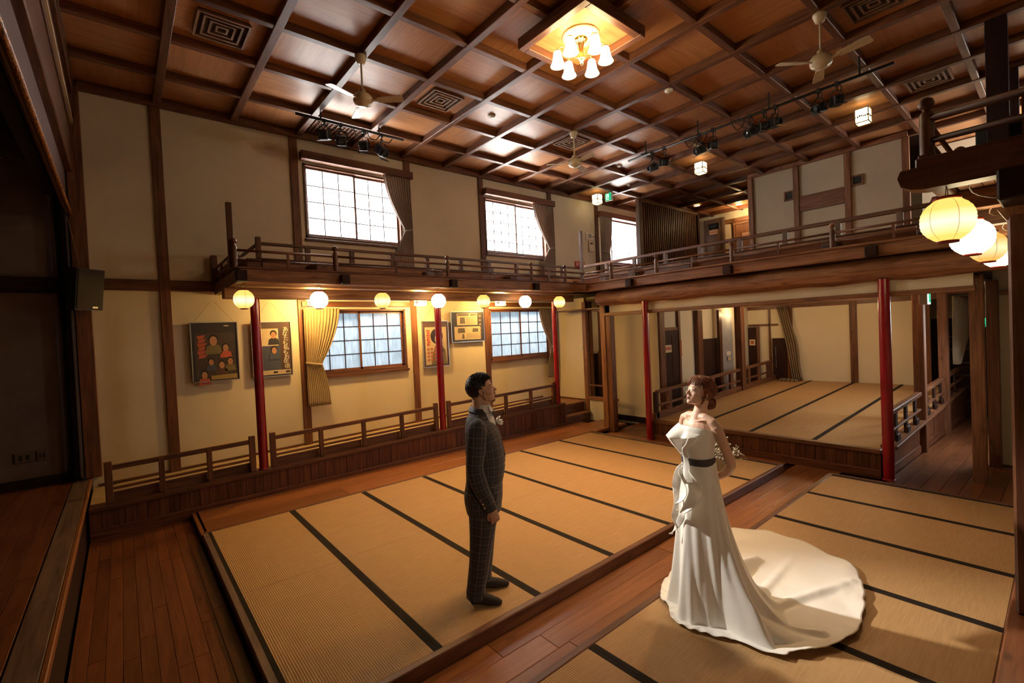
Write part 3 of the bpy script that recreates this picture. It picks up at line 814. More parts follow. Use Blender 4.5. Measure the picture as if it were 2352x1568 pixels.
for x in (1.32, 2.15, 3.98, 5.72):
    BX('upper_joist_end', wood('dark', 'y'), g, x - .08, x + .08, 6.52, 6.92, 3.02, 3.16, c=.006)
for x in (1.06, 2.23, 3.97, 5.74, 6.62): newel(x, 6.235, g)
for a, b in ((1.06, 2.23), (2.23, 3.97), (3.97, 5.74), (5.74, 6.62), (6.62, 7.18)):
    rail_x(g, a, b, 6.235, 3.20); rail_x(g, a, b, 6.235, 3.085, .013)
    if b - a > .8:
        MB().box((a + b) / 2 - .014, (a + b) / 2 + .014, 6.222, 6.248, 2.99, 3.19).build('baluster', wood('dark', 'z'), g)
rail_y(g, 1.09, 6.235, 8.0, 3.20); rail_y(g, 1.09, 6.235, 8.0, 3.085, .013)
for y in (6.8, 7.35): BX('baluster', wood('dark', 'z'), g, 1.075, 1.105, y - .015, y + .015, 2.99, 3.2)
BX('wall_newel', wood('dark', 'z'), g, 1.05, 1.13, 7.93, 8.01, 2.99, 3.40, c=.006)
# guard railing behind
gr = empty('guard_railing', (4.4, 6.96, 3.2), 'straight guard railing with square posts on the side gallery, behind the knobbed rail', 'railing')
BX('top_rail', wood('dark', 'x'), gr, 1.47, 7.9, 6.935, 6.985, 3.415, 3.455, c=.006)
for i, x in enumerate((1.47, 2.1, 2.74, 3.4, 4.03, 4.71, 5.34, 6.02, 6.72, 7.3)):
    MB().box(x - .032, x + .032, 6.93, 6.99, 3.235, 3.52 if i == 0 else 3.42, c=.004).build('post', wood('dark', 'z'), gr)
BX('end_rail', wood('dark', 'y'), gr, 1.45, 1.49, 6.99, 8.03, 3.415, 3.455, c=.006)
for (x, z1, lab) in ((1.04, 3.76, 'thin square dark pole rising from the stage-end corner of the side gallery'), (7.19, 4.06, 'thin square pole rising at the inner corner of the two galleries')):
    tag(BX('corner_pole', wood('dark', 'z') if x < 2 else wood('grey', 'z'), None, x - .03, x + .03, 6.27, 6.33, 2.99, z1, c=.004), lab, 'pole', kind='thing')
# --- back gallery
g = empty('back_gallery', (7.6, 3.4, 2.83), 'upper wooden gallery across the back of the hall on a heavy log beam', 'balcony')
BX('fascia', wood('mid', 'y'), g, 7.2, 7.28, .50, 6.28, FZ0, FZ1, c=.006)
BX('fascia_lip', wood('mid', 'y'), g, 7.17, 7.30, .50, 6.26, FZ1 - .004, FZ1 + .025, c=.005)
BX('soffit', wood('mid', 'y'), g, 7.28, 7.9, .5, 6.9, FZ0 + .03, FZ0 + .05)
BX('edge_board', wood('mid', 'y'), g, 7.88, 7.91, -.2, 6.92, 3.0, 3.235, c=.004)
BX('edge_cap', wood('dark', 'y'), g, 7.86, 7.95, -.2, 6.90, 3.235, 3.255, c=.004)
for y in (5.14, 3.34, 1.56): BX('joist_end', wood('black', 'x'), g, 7.10, 7.22, y - .06, y + .06, FZ0 - .0, FZ0 + .13, c=.006)
for y in (6.0, 5.3, 4.2, 2.1, 1.1): BX('upper_joist_end', wood('grey', 'x'), g, 7.45, 7.88, y - .08, y + .08, 3.02, 3.17, c=.006)
for y in (5.61, 4.63, 3.31, 1.99, .72): newel(7.235, y, g)
for a, b in ((6.235, 5.61), (5.61, 4.63), (4.63, 3.31), (3.31, 1.99), (1.99, .72)):
    rail_y(g, 7.235, b, a, 3.205); rail_y(g, 7.235, b, a, 3.09, .013)
    if a - b > .8:
        MB().box(7.222, 7.248, (a + b) / 2 - .014, (a + b) / 2 + .014, 2.99, 3.19).build('baluster', wood('dark', 'z'), g)
# log with wandering section
lg = MB(); ring = []
rr = random.Random(3)
pts = []; rad = []
for i in range(25):
    y = 6.12 - i * .29
    pts.append((7.42 + .02 * math.sin(i * .9), y, 2.675 + .008 * math.sin(i * 1.7))); rad.append((.150 if i > 0 else .10) + .008 * math.sin(i * 2.3))
pts.insert(1, (7.42, 6.09, 2.675)); rad.insert(1, .135)
lg.tube(pts, rad, 16)
lg.v = [(7.42 + (a - 7.42) * .85, b, c) for a, b, c in lg.v]
lg.build('log_beam', wood('mid', 'y'), g, True)
gr = empty('guard_railing', (7.95, 3, 3.25), 'straight guard railing with square posts on the back gallery', 'railing')
BX('top_rail', wood('dark', 'y'), gr, 7.92, 7.98, -.2, 6.97, 3.44, 3.495, c=.006)
for i in range(10):
    y = 6.27 - .693 * i
    MB().box(7.92, 7.98, y - .035, y + .035, 3.25, 3.45, c=.004).build('post', wood('grey', 'z'), gr)
# --- right gallery (near the camera)
g = empty('right_gallery', (5.4, .4, 2.8), 'dark gallery end with big knobbed newel overhead at the right, lanterns beneath', 'balcony')
BX('fascia', wood('dark', 'x'), g, 3.58, 7.2, .47, .55, 2.86, 2.985, c=.006)
BX('end_fascia', wood('dark', 'y'), g, 3.55, 3.66, -1.8, .56, 2.90, 2.985, c=.006)
BX('gallery_deck', wood('dark', 'x'), g, 3.6, 7.9, -1.8, .47, 2.93, 2.96)
for i in range(10):
    BX('soffit_board', wood('mid', 'x'), g, 3.6, 7.9, -.1 + i * .056, -.046 + i * .056, 2.905, 2.93, c=.002)
for k, x in enumerate((3.40, 4.35, 5.3, 6.25)):
    b = MB()
    prof = [(-1.6, 2.90), (.60, 2.90), (.615, 2.86), (.60, 2.81), (.555, 2.785), (.50, 2.775), (-1.6, 2.775)]
    n_ = len(prof)
    b.add([(x, y, z) for y, z in prof] + [(x + .12, y, z) for y, z in prof], [tuple(range(n_)), tuple(range(n_, 2 * n_))[::-1]] + [(i, n_ + i, n_ + (i + 1) % n_, (i + 1) % n_) for i in range(n_)])
    b.build('cantilever_beam', wood('dark' if k == 0 else 'mid', 'y'), g)
BX('main_beam', wood('black', 'x'), g, 3.36, 7.6, -.06, .225, 2.64, 2.795, c=.01)
newel(3.62, .515, g, .034)
MB().box(3.585, 3.655, .478, .552, 2.985, 3.01, c=.004).build('newel_base', wood('dark', 'z'), g)
MB().tube([(3.61, .50, 3.212), (3.61, -1.8, 3.212)], .022, 10).build('rail', wood('dark', 'y'), g, True)
MB().tube([(3.61, .50, 3.085), (3.61, -1.8, 3.085)], .018, 10).build('rail', wood('dark', 'y'), g, True)
for y in (.13, -.3): BX('baluster', wood('mid', 'z'), g, 3.60, 3.63, y - .015, y + .015, 2.99, 3.21)
for z in (3.205, 3.09): MB().tube([(3.62, .515, z), (7.2, .515, z)], .015, 8).build('rail', wood('dark', 'x'), g, True)
for x in (4.9, 6.1): newel(x, .515, g)
for x, y in ((7.9, .50), (9.7, .50)):
    tag(BX('square_post', wood('black', 'z'), None, x - .09, x + .09, y - .09, y + .09, 3.14, 5.43, c=.006), 'dark square post from the right gallery to the ceiling' + (', nearer one' if x < 8 else ', further one'), 'post', kind='thing')
tag(BX('black_panel', plain('black_cloth', (.012, .012, .014), .8), None, 7.98, 8.06, -1.5, .70, 3.14, 4.32, c=.01), 'black panel standing behind the right gallery railing', 'panel')
# right low wall and post on it
lw = empty('low_partition', (3, .15, 0), 'low wall running out of the bottom right corner beside the right platform', 'partition')
BX('cap', wood('floor', 'x'), lw, -.3, 6.9, .06, .235, .41, .45, c=.006)
BX('face_board', wood('skirt', 'x'), lw, -.3, 6.9, .10, .20, .0, .41)
e = empty('square_post', (3.72, .1, .45), 'big dark square post at the right edge of the picture, carrying the right gallery', 'post', kind='thing')
BX('shaft', wood('dark', 'z'), e, 3.64, 3.83, -.02, .208, .45, 2.61, c=.012)
b = MB(); b.add([(3.63, -.05, 2.64), (3.84, -.05, 2.64), (3.84, .245, 2.64), (3.63, .245, 2.64), (3.645, -.02, 2.575), (3.825, -.02, 2.575), (3.825, .21, 2.575), (3.645, .21, 2.575)],
                [(0, 1, 2, 3), (7, 6, 5, 4), (0, 4, 5, 1), (1, 5, 6, 2), (2, 6, 7, 3), (3, 7, 4, 0)])
b.build('corbel', wood('mid', 'z'), e)
rf = struct(empty('floor_right_gallery', (3, -1, .3)))
BX('floor_mat', plain('rush_plain', (0.5, 0.37, 0.21), .6), rf, -.3, 7.2, -2.0, .06, .30, .38)

# ================================================================ PAPER LANTERNS
def lantern_mat(name, warm, hot, s, core):
    if name in MATS: return MATS[name]
    mt = bpy.data.materials.new(name); mt.use_nodes = True; nt = mt.node_tree; nt.nodes.clear()
    out = nt.nodes.new('ShaderNodeOutputMaterial'); em = nt.nodes.new('ShaderNodeEmission'); nt.links.new(em.outputs[0], out.inputs[0])
    tc = N(nt, 'TexCoord'); sp = N(nt, 'SeparateXYZ'); nt.links.new(tc.outputs['Object'], sp.inputs[0])
    # the bulb hangs inside, a little below the middle: paper is brightest level with it
    d = N(nt, 'Math', operation='ADD', i_1=0.02); nt.links.new(sp.outputs[2], d.inputs[0])
    a = N(nt, 'Math', operation='ABSOLUTE'); nt.links.new(d.outputs[0], a.inputs[0])
    mr = N(nt, 'MapRange', i_1=0.0, i_2=0.11, i_3=1.0, i_4=0.0); nt.links.new(a.outputs[0], mr.inputs[0])
    # printed gores: thin darker lines down the paper
    at = N(nt, 'Math', operation='ARCTAN2'); nt.links.new(sp.outputs[1], at.inputs[0]); nt.links.new(sp.outputs[0], at.inputs[1])
    mu = N(nt, 'Math', operation='MULTIPLY', i_1=3.0); nt.links.new(at.outputs[0], mu.inputs[0])
    co = N(nt, 'Math', operation='COSINE'); nt.links.new(mu.outputs[0], co.inputs[0])
    ab = N(nt, 'Math', operation='ABSOLUTE'); nt.links.new(co.outputs[0], ab.inputs[0])
    ln = N(nt, 'MapRange', i_1=0.03, i_2=0.10, i_3=0.45, i_4=1.0); nt.links.new(ab.outputs[0], ln.inputs[0])
    # bamboo hoops
    h = N(nt, 'Math', operation='MULTIPLY', i_1=2 * PI / .0105); nt.links.new(sp.outputs[2], h.inputs[0])
    hs_ = N(nt, 'Math', operation='SINE'); nt.links.new(h.outputs[0], hs_.inputs[0])
    hr = N(nt, 'MapRange', i_1=-1.0, i_2=-.4, i_3=0.82, i_4=1.0); nt.links.new(hs_.outputs[0], hr.inputs[0])
    rp = ramp(nt, [(0.0, warm), (core, warm), (1.0, hot)]); nt.links.new(mr.outputs[0], rp.inputs[0])
    nt.links.new(rp.outputs[0], em.inputs[0])
    m1 = N(nt, 'Math', operation='MULTIPLY'); nt.links.new(ln.outputs[0], m1.inputs[0]); nt.links.new(hr.outputs[0], m1.inputs[1])
    m2 = N(nt, 'Math', operation='MULTIPLY', i_1=s); nt.links.new(m1.outputs[0], m2.inputs[0]); nt.links.new(m2.outputs[0], em.inputs[1])
    MATS[name] = mt; return mt
LM_Y = lantern_mat('paper_yellow', (1.0, .55, .12), (1.0, .90, .55), .42, .35)
LM_W = lantern_mat('paper_white', (1.0, .76, .40), (1.0, .82, .48), 3.6, .0)
LM_O = lantern_mat('paper_orange', (.95, .45, .10), (1.0, .85, .45), .34, .3)
CAPM = plain('lantern_cap_red', (.25, .02, .015), .4)
def lantern(x, y, z, mt, label, grp, zt, r=.115, h=.228):
    e = empty('paper_lantern', (x, y, z), label, 'lantern', grp)
    prof = []
    n = 22
    for i in range(n + 1):
        t = i / n; zz = -h / 2 + h * t
        k = abs(2 * t - 1)
        rr_ = r * (1 - k ** 2.6 * .62) + (.0022 if i % 2 else 0)
        prof.append((rr_, zz))
    mb = MB().lathe(0, 0, prof, 26, cap=False)
    o = mb.build('paper_shade', mt, None, True); o.parent = e
    for zz, rr_, hh, nm in ((h / 2 - .004, r * .52, .014, 'top_ring'), (-h / 2 - .010, r * .40, .014, 'bottom_ring')):
        o = MB().lathe(0, 0, [(rr_, zz), (rr_ * 1.04, zz + hh / 2), (rr_, zz + hh)], 20).build(nm, CAPM, None); o.parent = e
    top = zt - z
    w_ = MB()
    for s in (-1, 1): w_.tube([(s * r * .45, 0, h / 2 + .008), (s * r * .22, 0, h / 2 + .05), (0, 0, h / 2 + .075)], .0022, 5)
    w_.tube([(0, 0, h / 2 + .07), (.004, .0, top)], .003, 5)
    o = w_.build('hanging_wire', plain('wire', (.35, .22, .12), .5), None); o.parent = e
    return e
ORD = ['nearest the stage, at the gallery end', 'second from the stage, in front of a box lamp', 'third from the stage, above the lower window', 'fourth from the stage, above the middle red pillar',
       'fifth from the stage, right of the framed clippings', 'sixth from the stage, above the far lower window', 'in the far corner above the third red pillar']
for i, x in enumerate((1.2, 2.11, 3.03, 4.0, 4.91, 5.89, 6.81)):
    wh = i in (1, 3, 5)
    lantern(x, 6.6, 2.655, LM_W if wh else LM_Y, ('white glowing' if wh else 'yellow glowing') + ' round paper lantern ' + ORD[i], 'paper lanterns under the side gallery', 2.86)
for i, (x, y) in enumerate(((3.48, .42), (4.47, .42), (5.30, .41), (6.05, .405))):
    lantern(x, y, 2.6, (LM_Y, LM_W, LM_O, LM_W)[i], ('yellow ribbed paper lantern with red ring, nearest under the right gallery', 'white glowing lantern right behind the big yellow one', 'orange paper lantern third in the row under the right gallery', 'white lantern last in the row, half hidden by the big post')[i], 'paper lanterns under the right gallery', 2.78)
cw_ = []
for i in range(30):
    t = i / 29; cw_.append((3.45 + 3.0 * t, .30 + .05 * math.sin(t * 19), 2.80 - .03 * abs(math.sin(t * PI * 3)) + .004 * math.sin(i)))
tag(MB().tube(cw_, .004, 5).build('cable', plain('wire', (.35, .22, .12), .5)), 'thin twisted cable strung along above the right lanterns', 'cable')

# ================================================================ LAMPS
GLOW = emis('lamp_glow', (1.0, .80, .42), 1.5)
GLOWS = emis('lamp_glow_soft', (1.0, .60, .17), 92.0)
INK = plain('ink', (.05, .03, .015), .6)
def box_lamp(x, y, z0, z1, wx, wy, label, grp, print_=True, stem=None):
    e = empty('box_lamp', (x, y, z0), label, 'lamp', grp)
    MB().box(x - wx, x + wx, y - wy, y + wy, z0, z1).build('shade', GLOW if stem is None else GLOWS, e)
    f = MB(); t = .006
    for sx in (-1, 1):
        for sy in (-1, 1):
            f.box(x + sx * wx - t, x + sx * wx + t, y + sy * wy - t, y + sy * wy + t, z0 - .004, z1 + .004)
        f.box(x - wx - t, x + wx + t, y + sx * wy - t, y + sx * wy + t, z0 - .008, z0 + .004)
        f.box(x + sx * wx - t, x + sx * wx + t, y - wy, y + wy, z0 - .008, z0 + .004)
        f.box(x - wx - t, x + wx + t, y + sx * wy - t, y + sx * wy + t, z1 - .004, z1 + .008)
        f.box(x + sx * wx - t, x + sx * wx + t, y - wy, y + wy, z1 - .004, z1 + .008)
    f.build('frame', plain('gilt', (.42, .27, .10), .4), e)
    if print_:
        p = MB(); q = random.Random(int(x * 10))
        zz = z0 + (z1 - z0) * .36
        for k in range(7):
            a = -wx + 2 * wx * (k + .2) / 7; p.box(x + a, x + a + wx * .2, y - wy - .009, y - wy - .006, zz + q.uniform(-.01, .01), zz + .02 + q.uniform(0, .02))
            a = -wy + 2 * wy * (k + .2) / 7; p.box(x - wx - .009, x - wx - .006, y + a, y + a + wy * .2, zz + q.uniform(-.01, .01), zz + .02 + q.uniform(0, .02))
        p.build('ink_pattern', INK, e)
    if stem: BX('mount', WHITEP, e, x - .05, x + .05, y - .05, y + .05, z1, stem)
    return e
box_lamp(9.36, 2.1, 5.21, 5.42, .088, .088, 'glowing box lamp on the ceiling, nearest the right gallery', 'box lamps on the ceiling')
box_lamp(9.40, 4.88, 5.21, 5.42, .088, .088, 'glowing box lamp on the ceiling below the middle of the spotlight bar', 'box lamps on the ceiling')
box_lamp(9.30, 7.55, 5.20, 5.42, .088, .088, 'glowing box lamp on the ceiling in the corner beside the green sign', 'box lamps on the ceiling')
for x, lab in ((2.34, 'box lamp under the side gallery above the first lower curtain'), (4.17, 'box lamp under the side gallery left of the middle pillar'), (6.01, 'box lamp under the side gallery right of the framed clippings')):
    box_lamp(x, 7.5, 2.65, 2.745, .10, .05, lab, 'box lamps under the side gallery', True, 2.86)
for (x, y, z, c, lab) in ((3.0, 7.4, 2.6, 1, ''),):
    pass
# chandelier
cx, cy = CXY
e = empty('chandelier', (cx, cy, 5.3), 'brass semi-flush chandelier with six white bell glass shades', 'chandelier')
MB().lathe(cx, cy, [(.205, 5.40), (.21, 5.39), (.20, 5.38), (.155, 5.372), (.145, 5.362), (.0, 5.36)], 40).build('ceiling_disc', plain('disc_cream', (.72, .60, .35), .4), e, True)
MB().lathe(cx, cy, [(.075, 5.37), (.078, 5.35), (.05, 5.335), (.035, 5.30), (.022, 5.24), (.016, 5.19), (.03, 5.17), (.036, 5.15), (.028, 5.13), (.014, 5.11), (.018, 5.095), (.01, 5.075), (.0, 5.065)], 24).build('stem', BRASS, e, True)
SHADE = emis('glass_shade_glow', (1.0, .74, .38), 11.0)
for k in range(6):
    a = math.radians(15 + 60 * k); dx, dy = math.cos(a), math.sin(a)
    P_ = lambda r, z: (cx + dx * r, cy + dy * r, z)
    arm = MB().tube([P_(.02, 5.17), P_(.09, 5.20), P_(.16, 5.27), P_(.225, 5.30), P_(.262, 5.275), P_(.268, 5.25)], .006, 8).build('arm', BRASS, e, True)
    x, y = cx + dx * .268, cy + dy * .268
    MB().lathe(x, y, [(.018, 5.262), (.034, 5.258), (.036, 5.235)], 16).build('holder', BRASS, arm, True)
    MB().lathe(x, y, [(.036, 5.245), (.045, 5.225), (.052, 5.18), (.062, 5.13), (.078, 5.095), (.084, 5.085)], 24, cap=False).build('shade', SHADE, arm, True)
    MB().lathe(x, y, [(.0, 5.12), (.05, 5.121), (.0, 5.119)], 12, cap=False).build('bulb', SHADE, arm, True)
# fans
def fan(x, y, base, label):
    e = empty('ceiling_fan', (x, y, 4.9), label, 'fan', 'ceiling fans')
    MB().lathe(x, y, [(.068, 5.43), (.068, 5.41), (.045, 5.345), (.02, 5.335)], 24).build('canopy', CREAM, e, True)
    MB().lathe(x, y, [(.011, 5.35), (.011, 5.0)], 12).build('rod', CREAM, e, True)
    MB().lathe(x, y, [(.012, 5.05), (.036, 5.03), (.038, 4.985), (.085, 4.975), (.108, 4.945), (.11, 4.90), (.098, 4.868), (.06, 4.852), (.058, 4.842), (.0, 4.84)], 32).build('motor', CREAM, e, True)
    for k in range(3):
        a = math.radians(base + 120 * k)
        M_ = Matrix.Translation((x, y, 4.905)) @ Matrix.Rotation(a, 4, 'Z') @ Matrix.Rotation(math.radians(-13), 4, 'X')
        b = MB(); n = 14; up = []; dn = []
        for i in range(n + 1):
            t = i / n; r = .17 + .31 * t; w_ = .045 + .016 * t
            if i == n: w_ *= .72
            if i == 0: w_ *= .8
            up.append((r, w_)); dn.append((r, -w_))
        pr = up + dn[::-1]; k2 = len(pr)
        b.add([(p, q, .003) for p, q in pr] + [(p, q, -.003) for p, q in pr], [tuple(range(k2))[::-1], tuple(range(k2, 2 * k2))] + [(i, (i + 1) % k2, k2 + (i + 1) % k2, k2 + i) for i in range(k2)])
        bl = b.xf(M_).build('blade', CREAM, e)
        MB().box(.09, .20, -.018, .018, -.006, .006, c=.003).xf(M_).build('blade_arm', CREAM, bl)
    return e
fan(2.33, 5.33, -42, 'cream ceiling fan nearest the stage, above the spotlight group at the wall')
fan(6.05, 5.36, 20, 'cream ceiling fan in the middle, under a square ceiling vent')
fan(6.05, 1.72, 20, 'cream ceiling fan high at the right, above the spotlight bar')
# ceiling vents: nested square louvres
def vent(x, y, label, s=.245):
    e = empty('ceiling_vent', (x, y, 5.5), label, 'vent', 'square ceiling vents')
    m_ = plain('vent_brown', (.24, .13, .07), .5)
    MB().box(x - s + .01, x + s - .01, y - s + .01, y + s - .01, 5.519, 5.526).build('throat', plain('throat_brown', (.07, .035, .02), .7), e)
    for k in range(4):
        a = s - k * .062; z0 = 5.488 + k * .003; t = .022
        MB().box(x - a, x + a, y - a, y - a + t, z0, z0 + .022).box(x - a, x + a, y + a - t, y + a, z0, z0 + .022).box(x - a, x - a + t, y - a + t, y + a - t, z0, z0 + .022).box(x + a - t, x + a, y - a + t, y + a - t, z0, z0 + .022).build('louvre_ring', m_, e)
vent(1.0, 5.85, 'square louvred vent in the ceiling corner nearest the stage')
vent(3.73, 5.83, 'square louvred vent between the first fan and the chandelier')
vent(6.48, 5.80, 'square louvred vent directly above the middle fan')
vent(9.25, 1.28, 'square louvred vent above the right gallery newel')
vent(6.48, 1.33, 'square louvred vent at the top right of the ceiling')
vent(12.1, 6.6, 'square louvred vent far back above the lattice screen')
for x, y, z, lab in ((6.14, 3.62, 5.43, 'white smoke detector on a ceiling beam right of the chandelier'), (4.66, 5.82, 5.525, 'small white detector on a ceiling board below the vent'), (9.6, 6.8, 5.525, 'small white detector on the ceiling near the green sign'), (8.3, 6.1, 5.525, 'small round detector on a ceiling board behind the middle fan')):
    e = empty('smoke_detector', (x, y, z), lab, 'detector')
    MB().lathe(x, y, [(.055, z), (.055, z - .012), (.035, z - .03), (0, z - .032)], 20).build('body', WHITEP, e, True)
    MB().lathe(x, y, [(.06, z + .004), (.062, z - .006)], 20, cap=False).build('base_ring', WHITEP, e, True)
# recessed lamps
DL = emis('downlight_glow', (1.0, .66, .28), 2.0)
for x, y, z, lab in ((14.0, 6.15, 5.52, 'small glowing recessed lamp in the ceiling far above the gallery doors'), (13.0, 6.9, 5.52, 'small recessed lamp ring near the far ceiling end')):
    e = empty('recessed_lamp', (x, y, z), lab, 'lamp')
    MB().lathe(x, y, [(.11, z), (.11, z - .012), (.085, z - .014)], 24, cap=False).build('rim', WHITEP, e, True)
    MB().lathe(x, y, [(.085, z - .008), (0, z - .009)], 24, cap=False).build('glass', DL, e, True)
for x, y, lab in ((10.9, 4.3, 'small glowing recessed lamp under the gallery, above the left box railing'), (9.3, 2.15, 'small glowing recessed lamp under the gallery, near the right red pillar')):
    z = 2.50
    e = empty('recessed_lamp', (x, y, z), lab, 'lamp')
    MB().lathe(x, y, [(.085, z), (.085, z - .015), (.06, z - .018)], 24, cap=False).build('rim', WHITEP, e, True)
    MB().lathe(x, y, [(.06, z - .012), (0, z - .013)], 24, cap=False).build('glass', DL, e, True)
    light('POINT', 'recessed_lamp_light', (x, y, z - .06), 5, (1.0, .62, .28), shadow_soft_size=.05)
light('POINT', 'corridor_lamp_light', (11.9, 5.4, 2.3), 3, (1.0, .66, .3), shadow_soft_size=.06)
light('POINT', 'gallery_lamp_light', (14.0, 6.15, 5.3), 6, (1.0, .66, .3), shadow_soft_size=.06)
light('POINT', 'box_light', (11.2, 3.2, 2.3), 9, (1.0, .62, .28), shadow_soft_size=.08)
light('POINT', 'passage_light', (8.8, 7.0, 2.4), 2, (1.0, .72, .4), shadow_soft_size=.06)

# ================================================================ STAGE LIGHTING BARS AND SPOTLIGHTS
def spot(x, y, z, zb, aim, label, grp, yellow=False, s=1.0):
    e = empty('spotlight', (x, y, z), label, 'spotlight', grp)
    M_ = Matrix.Translation((x, y, z)) @ Vector(aim).to_track_quat('X', 'Z').to_matrix().to_4x4()
    b = MB().box(-.10 * s, .07 * s, -.062 * s, .062 * s, -.062 * s, .062 * s, c=.012)
    for k in range(4): b.box(-.09 * s + k * .03, -.075 * s + k * .03, -.068 * s, .068 * s, -.055 * s, .055 * s)
    b.xf(M_).build('housing', BLK, e)
    MB().lathe(0, 0, [(.045 * s, .07 * s), (.05 * s, .10 * s), (.042 * s, .10 * s), (.038 * s, .075 * s)], 20, cap=False).xf(M_ @ Matrix.Rotation(PI / 2, 4, 'Y')).build('lens_tube', BLK, e, True)
    MB().lathe(0, 0, [(.038 * s, .076 * s), (0, .08 * s)], 20, cap=False).xf(M_ @ Matrix.Rotation(PI / 2, 4, 'Y')).build('lens', plain('lens_glass', (.05, .06, .08), .08), e, True)
    # colour frame / barn door
    MB().box(.09 * s, .15 * s, -.07 * s, .07 * s, -.075 * s, -.07 * s).xf(M_).build('barn_door', plain('gel_yellow', (.55, .42, .12), .4) if yellow else BLK, e)
    yk = MB()
    for q in (-1, 1): yk.tube([(0, q * .075 * s, 0), (0, q * .078 * s, .06), (0, q * .055 * s, .125), (0, 0, .14)], .006, 6)
    yk.xf(Matrix.Translation((x, y, z)) @ Matrix.Rotation(math.atan2(aim[1], aim[0]), 4, 'Z')).build('yoke', BLK, e)
    MB().tube([(x, y, z + .13), (x, y, zb + .03)], .009, 6).box(x - .022, x + .022, y - .022, y + .022, zb - .03, zb + .03).build('clamp', BLK, e)
    c_ = []
    for i in range(12):
        t = i / 11; c_.append((x + .05 * math.sin(t * 7), y + .06 * math.sin(t * 5 + 1), z + .06 + (zb - z - .06) * t - .07 * math.sin(t * PI)))
    MB().tube(c_, .006, 5).build('cable', BLK, e)
    return e
e = empty('lighting_bar', (2.9, 7.0, 5.33), 'short black lighting bar hung by the window wall over the first upper window', 'lighting bar')
MB().tube([(2.05, 7.0, 5.33), (3.72, 7.0, 5.33)], .02, 10).build('pipe', BLK, e, True)
for x in (2.4, 3.3): MB().tube([(x, 7.0, 5.33), (x, 7.0, 5.44)], .012, 6).build('hanger', BLK, e)
for k in range(5):
    c_ = [(2.45 + k * .22 + .1 * t / 9 * 2, 7.0 + .03 * math.sin(t), 5.31 - .10 * math.sin(PI * t / 9)) for t in range(10)]
    MB().tube(c_, .008, 5).build('cable_loop', BLK, e)
LL = ('wide one nearest the stage', 'second from the stage', 'third from the stage, tilted down', 'last of the four, square face down')
for i, (x, z, am) in enumerate(((2.45, 5.13, (-.6, -.8, -.35)), (2.70, 5.10, (-.3, -.9, -.5)), (3.05, 5.10, (-.5, -.8, -.5)), (3.35, 5.08, (.2, -.9, -.8)))):
    spot(x, 7.03, z, 5.33, am, 'black stage spotlight at the window wall, ' + LL[i], 'spotlights on the short bar', s=1.12)
e = empty('lighting_bar', (7.47, 3.3, 5.2), 'long black lighting bar across the ceiling in front of the back wall', 'lighting bar')
MB().tube([(7.47, 1.35, 5.2), (7.47, 5.28, 5.2)], .02, 10).build('pipe', BLK, e, True)
for y in (1.7, 2.8, 3.9, 4.9): MB().tube([(7.47, y, 5.2), (7.47, y, 5.44)], .012, 6).build('hanger', BLK, e)
for y in (4.15, 3.35, 3.95, 2.35, 2.9):
    c_ = [(7.47 + .02 * math.sin(t), y - .2 * t / 9, 5.19 - .14 * math.sin(PI * t / 9)) for t in range(10)]
    MB().tube(c_, .008, 5).build('cable_loop', BLK, e)
LR = ('dark one at the far left end', 'second from the left end', 'third, above the middle box lamp', 'fourth, above the middle box lamp', 'fifth, with a shiny face', 'sixth, with round dark lens', 'seventh, with a yellow flap', 'eighth, with a lit edge', 'last one at the right end')
for i, (y, z, am, yl) in enumerate(((4.78, 4.93, (-.9, .2, -.3), 0), (4.54, 4.95, (-.5, -.6, -.2), 1), (3.89, 4.95, (-.8, .3, -.3), 0), (3.65, 4.96, (-.6, -.6, -.2), 0), (3.08, 4.95, (-.9, .3, -.3), 0), (2.88, 4.97, (-.6, -.4, -.1), 0), (2.72, 4.97, (-.4, -.9, -.1), 1), (2.17, 4.96, (-.9, .3, -.3), 0), (1.95, 4.98, (-.7, -.5, -.1), 0))):
    spot(7.47, y, z, 5.2, am, 'black spotlight on the long ceiling bar, ' + LR[i], 'spotlights on the long bar', bool(yl), .95)

